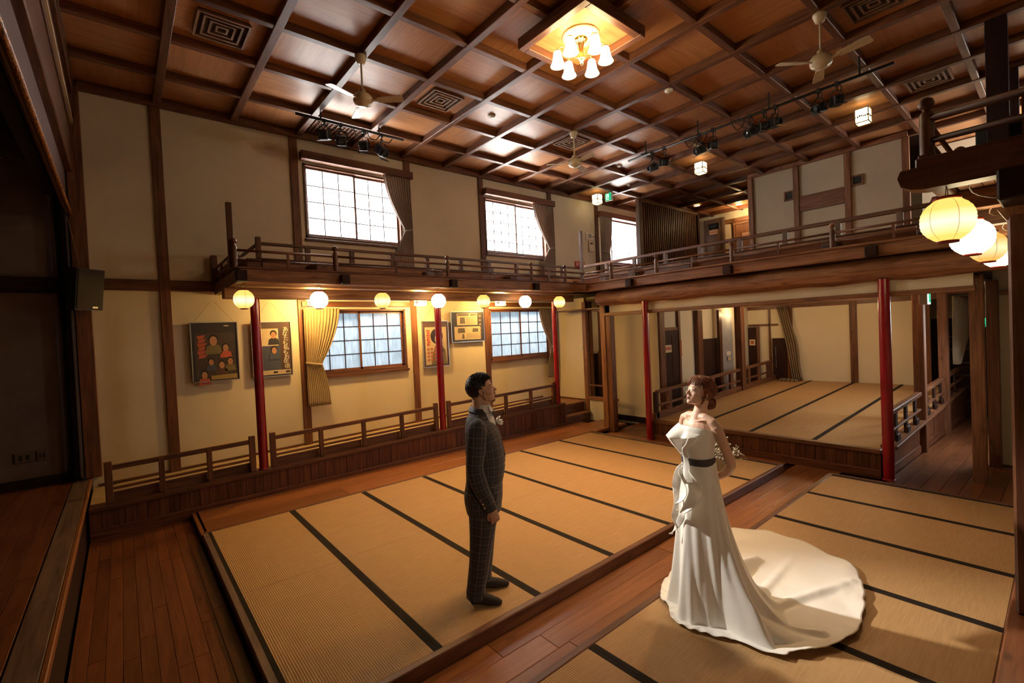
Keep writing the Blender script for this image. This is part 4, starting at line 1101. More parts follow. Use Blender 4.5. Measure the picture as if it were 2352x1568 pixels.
# ================================================================ CURTAINS
def curtain(x0, x1, y, z0, z1, tie, side, m_, label, gath=.28, flare=.75, n=110, amp=.022, front=0):
    """hung panel between x0..x1 gathered at height tie towards side (x)"""
    e = empty('curtain', ((x0 + x1) / 2, y, z0), label, 'curtain')
    rows = 26; vs = []; fs = []
    W = x1 - x0
    for j in range(rows + 1):
        z = z1 + (z0 - z1) * j / rows
        if z > tie: t = (z1 - z) / (z1 - tie); k = 1 - (1 - gath) * (t ** 1.7)
        else: t = (tie - z) / (tie - z0); k = gath + (flare - gath) * math.sin(t * PI / 2) ** .9
        for i in range(n + 1):
            u = i / n
            x = (x1 - (x1 - x0) * k * (1 - u)) if side > 0 else (x0 + W * k * u)
            sh = 0
            if z <= tie and side > 0: x += .05 * (1 - k) * 0
            a = amp * (.6 + .4 * math.sin(j * .2)) * min(1, .5 + k)
            vs.append((x, y - .02 + a * math.sin(u * PI * 2 * 11 + .5 * math.sin(j * .25)), z))
    for j in range(rows):
        for i in range(n):
            q = j * (n + 1) + i; fs.append((q, q + 1, q + n + 2, q + n + 1))
    b = MB(); b.v = vs; b.f = fs
    o = b.build('cloth', m_, e, True)
    sd = o.modifiers.new('s', 'SOLIDIFY'); sd.thickness = .004
    cxm = x1 - W * gath / 2 if side > 0 else x0 + W * gath / 2
    hw = W * gath / 2 + .012
    tb_ = MB(); nseg = 16; vv = []; ff = []
    for i in range(nseg):
        a = 2 * PI * i / nseg
        for dz in (-.022, .022): vv.append((cxm + hw * math.cos(a), y - .02 + .04 * math.sin(a), tie + dz + .025 * math.cos(a) * side))
    for i in range(nseg): ff.append((2 * i, 2 * ((i + 1) % nseg), 2 * ((i + 1) % nseg) + 1, 2 * i + 1))
    tb_.add(vv, ff); t_ = tb_.build('tie_back', m_, e, True); s2 = t_.modifiers.new('s', 'SOLIDIFY'); s2.thickness = .006
    return e
def cloth_m(name, c):
    if name in MATS: return MATS[name]
    mt = plain(name, c, .75, bump=.3, bscale=500)
    nt = mt.node_tree; out = [n for n in nt.nodes if n.type == 'OUTPUT_MATERIAL'][0]; b = [n for n in nt.nodes if n.type == 'BSDF_PRINCIPLED'][0]
    tr = N(nt, 'BsdfTranslucent'); tr.inputs[0].default_value = tuple(c) + (1,); mx = N(nt, 'MixShader', i_0=.22)
    nt.links.new(b.outputs[0], mx.inputs[1]); nt.links.new(tr.outputs[0], mx.inputs[2]); nt.links.new(mx.outputs[0], out.inputs[0])
    return mt
CT1, CT2 = cloth_m('curtain_taupe', (.34, .27, .23)), cloth_m('curtain_beige', (.42, .31, .17))
curtain(3.78, 4.32, 7.96, 3.30, 5.08, 4.08, 1, CT1, 'taupe curtain tied back at the right of the first upper window', .28)
curtain(7.45, 8.12, 7.96, 3.28, 5.08, 4.05, 1, CT1, 'taupe curtain tied back at the right of the second upper window', .26)
curtain(9.85, 10.34, 7.94, 3.40, 5.10, 4.10, -1, CT1, 'taupe curtain hanging at the left of the third upper window', .70, .85)
curtain(2.28, 2.86, 7.95, 1.03, 2.63, 1.72, -1, CT2, 'beige curtain tied back at the left of the first lower window', .42, .62)
curtain(7.50, 8.02, 7.95, .98, 2.60, 1.72, 1, CT1, 'taupe curtain tied back at the right of the far lower window', .32, .62)
def drape(name, pts, m_, label, n=60, folds=7, amp=.02, thick=.004):
    """cloth between rows of (left point, right point)"""
    vs = []; fs = []
    rows = len(pts)
    for j, (a, b) in enumerate(pts):
        a, b = Vector(a), Vector(b); d = b - a; nrm = Vector((-d.y, d.x, 0)).normalized()
        for i in range(n + 1):
            u = i / n; p = a + d * u + nrm * amp * math.sin(u * PI * 2 * folds + j * .15); vs.append(tuple(p))
    for j in range(rows - 1):
        for i in range(n):
            q = j * (n + 1) + i; fs.append((q, q + 1, q + n + 2, q + n + 1))
    b = MB(); b.v = vs; b.f = fs
    o = b.build(name, m_, None, True); s = o.modifiers.new('s', 'SOLIDIFY'); s.thickness = thick
    return tag(o, label, 'curtain')
def lerp3(a, b, t): return tuple(p + (q - p) * t for p, q in zip(a, b))
L_ = []
for j in range(16):
    t = j / 15; z = 2.42 - 1.86 * t; sh = .34 * t ** .8
    L_.append(((12.98, 4.86 - sh * 1.0, z), (12.98, 4.60 - sh * .95 + .02 * math.sin(t * 9), z)))
L_ += [((12.8, 4.72, .62), (12.8, 4.35, .60)), ((12.7, 4.78, .56), (12.75, 4.30, .55))]
drape('curtain', L_, cloth_m('curtain_brown', (.30, .21, .12)), 'brown curtain gathered and slumped on the mat in the back left corner of the box', folds=5, amp=.03)
L_ = []
for j in range(14):
    t = j / 13; z = 2.40 - 1.3 * t
    L_.append(((12.10, 1.40, z), (14.3 - 2.0 * t ** 1.25, 1.30 + .08 * t, z)))
drape('curtain', L_, plain('curtain_dark', (.26, .19, .13), .8), 'dark drawn curtain hanging over the right corridor beyond the posts', folds=6, amp=.04)

# stage drapes
VEL = plain('black_velvet', (.012, .011, .013), .9)
VLB = plain('blue_black_velvet', (.045, .030, .035), .8)
L_ = [((-.50, 7.93, 4.3 - .25 * j), (-.435, 7.86, 4.3 - .25 * j)) for j in range(16)]
L_.append(((-.52, 7.95, .50), (-.40, 7.84, .50)))
drape('stage_leg_curtain', L_, VLB, 'black velvet leg curtain hanging from the stage opening beside the speaker', folds=3, amp=.014)
L_ = [((-.56, 7.97, 4.3 - .25 * j), (-.48, 7.95, 4.3 - .25 * j)) for j in range(15)] + [((-.60, 7.98, .50), (-.50, 7.95, .50))]
drape('stage_leg_curtain', L_, VEL, 'second darker leg curtain just inside the stage, touching the floor', folds=3, amp=.012)
e = empty('stage_valance', (-.45, 4, 3.8), 'dark stage valance with a gold brocade edge across the stage opening', 'valance')
BX('cloth', plain('blue_black', (.015, .016, .03), .8), e, -.60, -.50, -1.9, 7.55, 3.92, 4.5)
gold = plain('gold_brocade', (.46, .20, .05), .45)
nt = gold.node_tree; bs = [n for n in nt.nodes if n.type == 'BSDF_PRINCIPLED'][0]
mp = coords(nt, (40, 9, 30), False); wv = N(nt, 'TexNoise', i_Scale=2.0, i_Detail=3.0, i_Distortion=2.0); nt.links.new(mp.outputs[0], wv.inputs['Vector'])
rp = ramp(nt, [(.44, (.05, .018, .008)), (.5, (.50, .21, .05))]); nt.links.new(wv.outputs['Fac'], rp.inputs[0]); nt.links.new(rp.outputs[0], bs.inputs['Base Color'])
MB().tube([(-.40, 8.02 - .4 * i, 3.80 + .004 * math.sin(i * 2)) for i in range(25)], .019, 10).build('gold_edge', gold, e, True)
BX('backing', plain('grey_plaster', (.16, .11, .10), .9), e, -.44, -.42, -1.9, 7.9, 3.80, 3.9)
e = empty('swag_curtain', (-1.2, 6, 4), 'dark inner stage swag with a curved gold hem, high at the left', 'curtain')
pts_ = [(-.62 - .02 * i, 4.2 + .24 * i, 4.15 - .55 * math.sin(PI * i / 12) * .55) for i in range(13)]
vs = []; fs = []
for i, p in enumerate(pts_): vs += [p, (p[0], p[1], 4.8)]
for i in range(12): fs.append((2 * i, 2 * i + 2, 2 * i + 3, 2 * i + 1))
b = MB().add(vs, fs); o = b.build('cloth', plain('blue_black', (.015, .016, .03), .8), e); sd = o.modifiers.new('s', 'SOLIDIFY'); sd.thickness = .01
MB().tube(pts_, .018, 8).build('gold_hem', gold, e, True)
BX('border', VEL, e, -1.6, -1.5, 3, 7.9, 3.9, 4.9)

# ================================================================ SPEAKER
e = empty('wall_speaker', (-.3, 7.75, 2.85), 'dark grey loudspeaker tilted down on the corner post beside the stage', 'speaker')
M_ = Matrix.Translation((-.325, 7.74, 2.86)) @ Matrix.Rotation(math.radians(-50), 4, 'Z') @ Matrix.Rotation(math.radians(8), 4, 'Y')
b = MB(); w0, w1 = .10, .16
vs = [(-.12, -w0, -.25), (-.12, w0, -.25), (.11, w1, -.25), (.11, -w1, -.25), (-.12, -w0, .25), (-.12, w0, .25), (.11, w1, .25), (.11, -w1, .25)]
b.add(vs, [(0, 1, 2, 3), (7, 6, 5, 4), (0, 4, 5, 1), (1, 5, 6, 2), (2, 6, 7, 3), (3, 7, 4, 0)]).xf(M_).build('cabinet', BLK, e)
MB().box(.11, .122, -.15, .15, -.24, .24, c=.01).xf(M_).build('grille', plain('grille_grey', (.045, .036, .03), .6, bump=.8, bscale=900), e)
MB().box(.1225, .125, .03, .09, -.225, -.205).xf(M_).build('badge', SILVER, e)
MB().tube([(-.34, 7.78, 3.10), (-.33, 7.93, 3.13), (-.32, 7.95, 3.0)], .014, 8).build('bracket', BLK, e)
MB().tube([(-.40, 7.75, 2.62), (-.36, 7.80, 2.55), (-.33, 7.9, 2.58), (-.35, 7.93, 2.7)], .005, 5).build('cable', BLK, e)
tag(MB().tube([(-.445 + .012 * t, 7.93 - .004 * t, 3.85 - .085 * t) for t in range(9)], .004, 5).build('pull_cord', plain('cord_tan', (.3, .17, .07), .6)), 'thin tan cord hanging from the stage opening to the speaker', 'cord')
# wall sockets in the stage wing
for x, w_, lab in ((-.945, .085, 'double wall socket low on the stage side wall'), (-.795, .05, 'small switch plate right of the double socket')):
    e = empty('wall_socket', (x, 8.02, .86), lab, 'socket')
    MB().box(x - w_, x + w_, 8.03, 8.05, .80, .92, c=.004).build('plate', plain('plate_brown', (.13, .09, .06), .5), e)
    for k in range(2): MB().box(x - w_ * .55 + k * w_ * .7, x - w_ * .25 + k * w_ * .7, 8.026, 8.031, .83, .89).build('outlet', BLK, e)

# ================================================================ POSTERS, SIGNS
def text(body, size, mat, parent, M_, name='lettering', ext=.0006, vert=False):
    c = bpy.data.curves.new(name, 'FONT'); c.body = '\n'.join(body) if vert else body
    c.size = size; c.extrude = ext; c.align_x = 'CENTER'; c.align_y = 'CENTER'; c.space_line = .92 if vert else 1
    c.materials.append(mat)
    t_ = bpy.data.objects.new(name, c); COL.objects.link(t_)
    me = bpy.data.meshes.new_from_object(t_.evaluated_get(bpy.context.evaluated_depsgraph_get())); bpy.data.objects.remove(t_)
    if not me.materials: me.materials.append(mat)
    o = bpy.data.objects.new(name, me); COL.objects.link(o)
    if parent is not None:
        o.parent = parent; M_ = Matrix.Translation(-WORLD(parent)) @ M_
    o.matrix_basis = M_
    return o
FACE_Y = lambda x, y, z: Matrix.Translation((x, y, z)) @ Matrix.Rotation(PI / 2, 4, 'X')      # reads from -y
FACE_X = lambda x, y, z: Matrix.Translation((x, y, z)) @ Matrix.Rotation(-PI / 2, 4, 'Z') @ Matrix.Rotation(PI / 2, 4, 'X')   # reads from -x
P_BG = plain('poster_navy', (.035, .03, .035), .35); P_DK = plain('poster_brown', (.09, .05, .035), .35)
SKIN_P = plain('print_skin', (.42, .22, .12), .4); HAIR_P = plain('print_hair', (.025, .018, .015), .4)
P_RED = plain('print_red', (.42, .09, .05), .4); P_PALE = plain('print_pale', (.50, .40, .26), .4); P_GRN = plain('print_olive', (.16, .13, .05), .4); P_BLU = plain('print_blue', (.06, .07, .11), .4)
GLASSP = plain('poster_gloss', (.03, .03, .03), .08)
def flat(poly, y, mat, parent, name, th=.0008):
    n = len(poly); b = MB().add([(p[0], y, p[1]) for p in poly] + [(p[0], y + th, p[1]) for p in poly], [tuple(range(n)), tuple(range(n, 2 * n))[::-1]] + [(i, (i + 1) % n, n + (i + 1) % n, n + i) for i in range(n)])
    return b.build(name, mat, parent)
def ell(cx_, cz, a, b_, n=18, rot=0): return [(cx_ + a * math.cos(t) * math.cos(rot) - b_ * math.sin(t) * math.sin(rot), cz + a * math.cos(t) * math.sin(rot) + b_ * math.sin(t) * math.cos(rot)) for t in [2 * PI * i / n for i in range(n)]]
def figure_print(x, z, s, parent, y, cloth):
    flat([(x - s * 1.5, z - s * 2.8), (x + s * 1.5, z - s * 2.8), (x + s * 1.2, z - s * 1.25), (x + s * .4, z - s * .8), (x - s * .4, z - s * .8), (x - s * 1.2, z - s * 1.25)], y, cloth, parent, 'printed_figure')
    flat(ell(x, z + s * .35, s * .88, s * 1.0), y - .001, HAIR_P, parent, 'printed_figure')
    flat(ell(x, z - s * .1, s * .66, s * .95), y - .002, SKIN_P, parent, 'printed_figure')
    for q in (-1, 1): flat(ell(x + q * s * .25, z + s * .05, s * .12, s * .06, 8), y - .003, HAIR_P, parent, 'printed_figure')
    flat(ell(x, z - s * .5, s * .2, s * .07, 8), y - .003, P_RED, parent, 'printed_figure')
def poster(x0, x1, z0, z1, label, tilt=.05, bg=P_BG):
    y = 8.0
    e = empty('framed_poster', ((x0 + x1) / 2, y, z0), label, 'poster')
    f = MB(); t = .012
    f.box(x0, x1, y - .02, y, z0, z0 + t).box(x0, x1, y - .02, y, z1 - t, z1).box(x0, x0 + t, y - .02, y, z0, z1).box(x1 - t, x1, y - .02, y, z0, z1)
    f.build('frame', SILVER, e)
    MB().box(x0 + t, x1 - t, y - .008, y - .002, z0 + t, z1 - t).build('backing_sheet', bg, e)
    xm = (x0 + x1) / 2
    for q in (-1, 1):
        MB().tube([(xm + q * (x1 - x0) * .42, y - .01, z1), (xm + q * .02, y + .03, min(z1 + .30, 2.86))], .0022, 5).build('hanging_cord', plain('cord_tan', (.3, .17, .07), .6), e)
    return e
y = 7.99
e = poster(.755, 1.345, 1.575, 2.44, 'framed dark film poster with seven faces, nearest the stage')
flat([(.80, 1.62), (1.30, 1.62), (1.30, 2.28), (.80, 2.28)], y, plain('print_dark', (.06, .045, .04), .4), e, 'print')
for i in range(6):
    flat([(.83 + .02 * (i % 2), 2.24 - i * .055), (.93 + .015 * (i % 3), 2.25 - i * .055), (.91, 2.20 - i * .055), (.84, 2.19 - i * .055)], y - .001, P_RED, e, 'print')
for (a, b_, s, c) in ((1.03, 2.17, .070, P_GRN), (1.18, 2.06, .052, P_RED), (.99, 1.86, .045, P_BLU), (1.12, 1.81, .052, P_DK), (1.23, 1.86, .050, P_GRN), (.90, 1.68, .052, P_RED)):
    figure_print(a, b_, s, e, y - .002, c)
flat([(.98, 1.60), (1.31, 1.60), (1.31, 1.67), (.98, 1.66)], y - .006, plain('print_gold', (.35, .24, .09), .4), e, 'print')
flat(ell(1.20, 2.38, .035, .01), y - .002, P_PALE, e, 'print')
e = poster(1.52, 2.09, 1.57, 2.43, 'framed film poster with a column of white lettering, behind the first red pillar', bg=P_DK)
flat([(1.58, 1.67), (1.92, 1.67), (1.92, 2.32), (1.58, 2.32)], y, P_BLU, e, 'print')
flat([(1.58, 2.05), (1.90, 2.05), (1.90, 2.32), (1.58, 2.32)], y - .001, P_PALE, e, 'print')
figure_print(1.83, 2.22, .055, e, y - .002, P_BG); figure_print(1.83, 1.98, .052, e, y - .006, P_BLU)
flat([(1.58, 1.60), (2.06, 1.60), (2.06, 1.67), (1.58, 1.67)], y - .006, P_PALE, e, 'print')
LET = plain('letter_cream', (.75, .66, .52), .5)
for i, ch in enumerate('あなたも私もお年頃'):
    text(ch, .086, LET, e, FACE_Y(2.0 + .006 * (-1) ** i, y - .008, 2.30 - i * .073))
for i in range(9): flat([(1.555, 2.28 - i * .07), (1.585, 2.28 - i * .07), (1.583, 2.24 - i * .07), (1.557, 2.235 - i * .07)], y - .003, LET, e, 'print')
for a in (1.80, 1.98): flat([(a, 1.62), (a + .07, 1.625), (a + .065, 1.65), (a + .01, 1.65)], y - .008, HAIR_P, e, 'print')
e = poster(4.44, 5.03, 1.48, 2.38, 'framed film poster with a large pale woman and red lettering, behind the middle red pillar', bg=P_DK)
flat([(4.50, 1.53), (4.98, 1.53), (4.98, 2.26), (4.50, 2.26)], y, P_PALE, e, 'print')
flat(ell(4.76, 2.08, .14, .15), y - .001, HAIR_P, e, 'print'); flat(ell(4.80, 2.02, .085, .12), y - .002, plain('print_face', (.55, .38, .22), .4), e, 'print')
flat([(4.62, 1.53), (4.97, 1.53), (4.95, 1.80), (4.86, 1.92), (4.72, 1.90), (4.66, 1.75)], y - .0012, P_GRN, e, 'print')
flat(ell(4.84, 1.75, .07, .10), y - .003, HAIR_P, e, 'print'); flat(ell(4.85, 1.73, .045, .07), y - .004, SKIN_P, e, 'print')
for i in range(7): flat([(4.53 + .02 * (i % 2), 2.21 - i * .045), (4.61 + .01 * (i % 3), 2.20 - i * .045), (4.60, 2.17 - i * .045), (4.54, 2.165 - i * .045)], y - .003, P_RED, e, 'print')
for i in range(3):
    for k in range(4): flat([(4.54 + i * .075, 1.85 - k * .07), (4.585 + i * .075, 1.86 - k * .07), (4.58 + i * .075, 1.81 - k * .07), (4.535 + i * .075, 1.815 - k * .07)], y - .005, P_RED, e, 'print')
e = poster(5.10, 5.93, 1.93, 2.56, 'wide framed sheet of newspaper clippings, above and right of the middle red pillar', bg=P_BG)
for (a, b_, c, d) in ((5.25, 5.76, 2.28, 2.52), (5.18, 5.83, 1.98, 2.25)): flat([(a, c), (b_, c), (b_, d), (a, d)], y, P_PALE, e, 'clipping')
for (a, b_, c, d) in ((5.26, 5.55, 2.47, 2.51), (5.58, 5.74, 2.47, 2.51), (5.32, 5.45, 2.31, 2.44), (5.26, 5.44, 2.12, 2.22), (5.62, 5.78, 2.13, 2.21), (5.36, 5.42, 2.0, 2.1)):
    flat([(a, c), (b_, c + .004), (b_ - .01, d), (a + .01, d)], y - .001, plain('print_grey', (.10, .08, .06), .5), e, 'clipping_photo')
for i in range(9): flat([(5.48, 2.30 + i * .017), (5.74, 2.30 + i * .017), (5.74, 2.306 + i * .017), (5.48, 2.306 + i * .017)], y - .001, plain('print_line', (.2, .16, .11), .5), e, 'clipping_text')
for i in range(9): flat([(5.46, 2.0 + i * .013), (5.80, 2.0 + i * .013), (5.80, 2.004 + i * .013), (5.46, 2.004 + i * .013)], y - .001, plain('print_line', (.2, .16, .11), .5), e, 'clipping_text')
for i in range(6): flat([(5.80, 2.02 + i * .085), (5.85, 2.02 + i * .085), (5.85, 2.05 + i * .085), (5.80, 2.05 + i * .085)], y - .002, plain('print_brown', (.3, .18, .08), .5), e, 'clipping')

# signs on the upper window wall
e = empty('wall_sign', (9.55, 8.04, 4.5), 'small white floor sign with black characters and an arrow by the far upper window', 'sign')
MB().box(9.38, 9.72, 8.035, 8.045, 4.41, 4.59).build('plate', plain('sign_white', (.75, .68, .55), .5), e)
text('二階→', .12, HAIR_P, e, FACE_Y(9.55, 8.032, 4.5))
e = empty('extinguisher_box', (9.55, 8.03, 4.2), 'small pale wall box with a dark slot under the floor sign', 'box')
MB().box(9.47, 9.63, 8.0, 8.045, 4.10, 4.37, c=.01).build('case', plain('box_cream', (.66, .58, .42), .5), e)
MB().box(9.50, 9.60, 7.995, 8.002, 4.29, 4.33).build('slot', BLK, e)
e = empty('red_sign', (9.1, 8.03, 3.7), 'small red sign with white characters behind the gallery rail', 'sign')
MB().box(8.92, 9.28, 8.03, 8.045, 3.66, 3.82, c=.004).build('plate', plain('sign_red', (.55, .03, .02), .4), e)
text('消火器', .11, plain('sign_white2', (.85, .8, .75), .5), e, FACE_Y(9.1, 8.027, 3.74))
GREENE = emis('exit_green', (.02, .42, .18), .35); WHITEE = emis('exit_white', (.75, 1.0, .85), .33)
def exit_sign(x, y, z, w_, h, label, ax='x', tone=1):
    e = empty('exit_sign', (x, y, z), label, 'sign')
    if ax == 'x':
        MB().box(x, x + .06, y - w_ / 2, y + w_ / 2, z, z + h, c=.004).build('case', WHITEP, e)
        MB().box(x - .004, x, y - w_ / 2 + .01, y + w_ / 2 - .01, z + .01, z + h - .01).build('face', GREENE if tone else WHITEE, e)
        MB().box(x - .007, x - .004, y - .02, y + .06, z + .03, z + h - .03).build('door_symbol', WHITEE if tone else GREENE, e)
        MB().ball((x - .008, y + .03, z + h * .70), .012).tube([(x - .008, y + .03, z + h * .6), (x - .008, y + .01, z + h * .42), (x - .008, y + .035, z + h * .2)], .009, 6).tube([(x - .008, y + .01, z + h * .42), (x - .008, y - .015, z + h * .25)], .008, 6).build('running_figure', GREENE if tone else WHITEE, e)
    else:
        MB().box(x - w_ / 2, x + w_ / 2, y, y + .09, z, z + h, c=.004).build('case', WHITEP, e)
        MB().box(x - w_ / 2 + .01, x + w_ / 2 - .01, y - .004, y, z + .01, z + h - .01).build('face', WHITEE, e)
        MB().box(x - .02, x + .05, y - .007, y - .004, z + .03, z + h - .03).build('door_symbol', GREENE, e)
        MB().ball((x + .02, y - .008, z + h * .70), .012).tube([(x + .02, y - .008, z + h * .6), (x, y - .008, z + h * .42), (x + .03, y - .008, z + h * .2)], .009, 6).build('running_figure', GREENE, e)
    return e
exit_sign(9.45, 7.32, 5.24, .2, .2, 'green running-man exit sign hanging from the ceiling by the corner lamp')
exit_sign(8.95, 1.30, 2.22, .24, .22, 'white cased exit sign under the gallery beside the second square post', 'y')
exit_sign(14.9, 1.30, 1.72, .24, .22, 'small green exit sign above the dark door at the end of the corridor')
def door_plate(x, y, z, label, w_=.26, h=.13, s='楽屋口'):
    e = empty('door_plate', (x, y, z), label, 'sign')
    MB().box(x - .006, x, y - w_ / 2, y + w_ / 2, z, z + h).build('plate', plain('plate_cream', (.62, .45, .30), .5), e)
    f = MB().box(x - .012, x - .002, y - w_ / 2 - .015, y + w_ / 2 + .015, z + h, z + h + .015).box(x - .012, x - .002, y - w_ / 2 - .015, y + w_ / 2 + .015, z - .015, z).box(x - .012, x - .002, y - w_ / 2 - .015, y - w_ / 2, z, z + h).box(x - .012, x - .002, y + w_ / 2, y + w_ / 2 + .015, z, z + h).build('frame', wood('orange', 'y'), e)
    for i in range(4): MB().box(x - .008, x - .006, y + w_ / 2 - .05 - i * .055, y + w_ / 2 - .02 - i * .055, z + .04, z + .09).build('character', P_RED, e)
door_plate(14.38, 7.12, 4.86, 'framed cream name plate on the grey door at the far end of the gallery')
door_plate(14.38, 6.12, 4.60, 'framed cream name plate on the brown door beside the upper white wall')
e = empty('door_plate', (9.05, 5.56, 1.55), 'cream paper notice on the dark door left of the bride', 'sign')
MB().box(8.90, 9.16, 5.558, 5.565, 1.50, 1.66).build('plate', plain('plate_cream', (.62, .45, .30), .5), e)
for i in range(4): MB().box(8.93 + i * .055, 8.965 + i * .055, 5.555, 5.558, 1.55, 1.62).build('character', P_RED, e)
e = empty('wood_plaque', (9.5, 5.56, 1.5), 'narrow vertical wooden plaque beside the dark door left of the bride', 'sign')
MB().box(9.48, 9.56, 5.548, 5.56, 1.38, 1.74, c=.004).build('plate', wood('orange', 'z'), e)
for i in range(3): MB().box(9.50, 9.54, 5.545, 5.549, 1.64 - i * .1, 1.70 - i * .1).build('character', P_RED, e)
e = empty('door_plate', (13.03, 5.5, 1.5), 'small cream notice on the door at the end of the left corridor', 'sign')
MB().box(13.028, 13.035, 5.42, 5.57, 1.44, 1.60).build('plate', plain('plate_cream', (.62, .45, .30), .5), e)
MB().box(13.024, 13.028, 5.46, 5.53, 1.48, 1.56).build('symbol', P_RED, e)
e = empty('wall_phone', (11.8, 5.58, 1.2), 'small pale device on the grey panel behind the box railing', 'device')
MB().box(11.7, 11.92, 5.56, 5.59, 1.25, 1.35, c=.01).build('body', WHITEP, e)
MB().box(11.74, 11.88, 5.555, 5.562, 1.12, 1.22, c=.004).build('label_card', plain('plate_cream', (.62, .45, .30), .5), e)
e = empty('light_switch', (8.13, 7.3, 1.6), 'small switch plate on the white corner wall', 'switch')
MB().box(8.128, 8.14, 7.22, 7.28, 1.62, 1.72, c=.003).build('plate', WHITEP, e); MB().box(8.124, 8.129, 7.235, 7.265, 1.645, 1.695).build('rocker', WHITEP, e)
# ================================================================ PEOPLE
Fh = Vector((0.64157, 0.76707, 0)); Rh = Vector((0.76707, -0.64157, 0))
def frame_at(x, y, z):
    m_ = Matrix((Rh, Fh, Vector((0, 0, 1)))).transposed().to_4x4(); m_.translation = Vector((x, y, z)); return m_
def cr(P, t):
    """Catmull-Rom through a list of tuples, t in [0, len-1]"""
    n = len(P); i = max(0, min(int(t), n - 2)); f = t - i
    p0, p1, p2, p3 = P[max(i - 1, 0)], P[i], P[i + 1], P[min(i + 2, n - 1)]
    return tuple(.5 * (2 * b + (c - a) * f + (2 * a - 5 * b + 4 * c - d) * f * f + (3 * b - a - 3 * c + d) * f ** 3) for a, b, c, d in zip(p0, p1, p2, p3))
def loft(rings, nseg, sub, up=None, disp=None, cap0=False, cap1=False, uscale=1.0):
    """rings: (x,y,z,a,b) with a along the frame's 'side' axis and b along the other; returns mesh with uv"""
    up = Vector(up or (1, 0, 0)); m_ = (len(rings) - 1) * sub
    C_ = [cr(rings, i / sub) for i in range(m_ + 1)]
    vs = []; fs = []; uv = []; ln = 0; L = []
    for j, c in enumerate(C_):
        p = Vector(c[:3]); q0 = Vector(C_[max(j - 1, 0)][:3]); q1 = Vector(C_[min(j + 1, m_)][:3]); d = (q1 - q0).normalized()
        s = (up - d * up.dot(d)).normalized(); o = d.cross(s)
        if j: ln += (p - Vector(C_[j - 1][:3])).length
        L.append(ln)
        for i in range(nseg):
            a = 2 * PI * i / nseg; k = 1 + (disp(i / nseg, j / m_, a) if disp else 0)
            vs.append(tuple(p + s * (c[3] * math.cos(a) * k) + o * (c[4] * math.sin(a) * k)))
    for j in range(m_):
        for i in range(nseg):
            i2 = (i + 1) % nseg; fs.append((j * nseg + i, j * nseg + i2, (j + 1) * nseg + i2, (j + 1) * nseg + i))
            uv.append([(i / nseg * uscale, L[j]), ((i + 1) / nseg * uscale, L[j]), ((i + 1) / nseg * uscale, L[j + 1]), (i / nseg * uscale, L[j + 1])])
    if cap0: fs.append(tuple(range(nseg))[::-1]); uv.append([(0, 0)] * nseg)
    if cap1: fs.append(tuple(m_ * nseg + i for i in range(nseg))); uv.append([(0, 0)] * nseg)
    return vs, fs, uv
def build_uv(name, parts, mat, parent, M_, smooth=True, solid=0):
    V = []; Fc = []; U = []
    for vs, fs, uv in parts:
        k = len(V); V += vs; Fc += [tuple(i + k for i in f) for f in fs]; U += uv
    me = bpy.data.meshes.new(name); me.from_pydata([tuple(M_ @ Vector(v)) for v in V], [], Fc); me.update()
    lay = me.uv_layers.new(name='UVMap'); k = 0
    flat_ = [c for f in U for c in f]
    for i, c in enumerate(flat_): lay.data[i].uv = c
    o = link(name, me, mat, parent, smooth)
    if solid: s = o.modifiers.new('s', 'SOLIDIFY'); s.thickness = solid; s.offset = -1
    return o
def skin_union(name, mb, mat, parent, M_, voxel=.0045, it=3):
    o = mb.xf(M_).build(name, mat, parent, True)
    r = o.modifiers.new('r', 'REMESH'); r.mode = 'VOXEL'; r.voxel_size = voxel; r.use_smooth_shade = True
    s = o.modifiers.new('s', 'SMOOTH'); s.factor = .5; s.iterations = it
    return o
def skin_m(name, c):
    mt = plain(name, c, .45); b = [n for n in mt.node_tree.nodes if n.type == 'BSDF_PRINCIPLED'][0]
    b.inputs['Subsurface Weight'].default_value = .12; b.inputs['Subsurface Radius'].default_value = (.012, .005, .003)
    return mt
SKM = skin_m('skin_man', (.47, .25, .155)); SKW = skin_m('skin_woman', (.66, .41, .29))
def hair_m(name, c1, c2, sc=(60, 60, 8)):
    mt, nt, b, out = newmat(name); mp = coords(nt, sc, False); nz = N(nt, 'TexNoise', i_Scale=3.0, i_Detail=5.0)
    nt.links.new(mp.outputs[0], nz.inputs['Vector']); rp = ramp(nt, [(.35, c1), (.68, c2)]); nt.links.new(nz.outputs['Fac'], rp.inputs[0])
    nt.links.new(rp.outputs[0], b.inputs['Base Color']); b.inputs['Roughness'].default_value = .5; b.inputs['Specular IOR Level'].default_value = .25
    bp = N(nt, 'Bump', i_Strength=.6, i_Distance=.004); nt.links.new(nz.outputs['Fac'], bp.inputs['Height']); nt.links.new(bp.outputs[0], b.inputs['Normal'])
    return mt
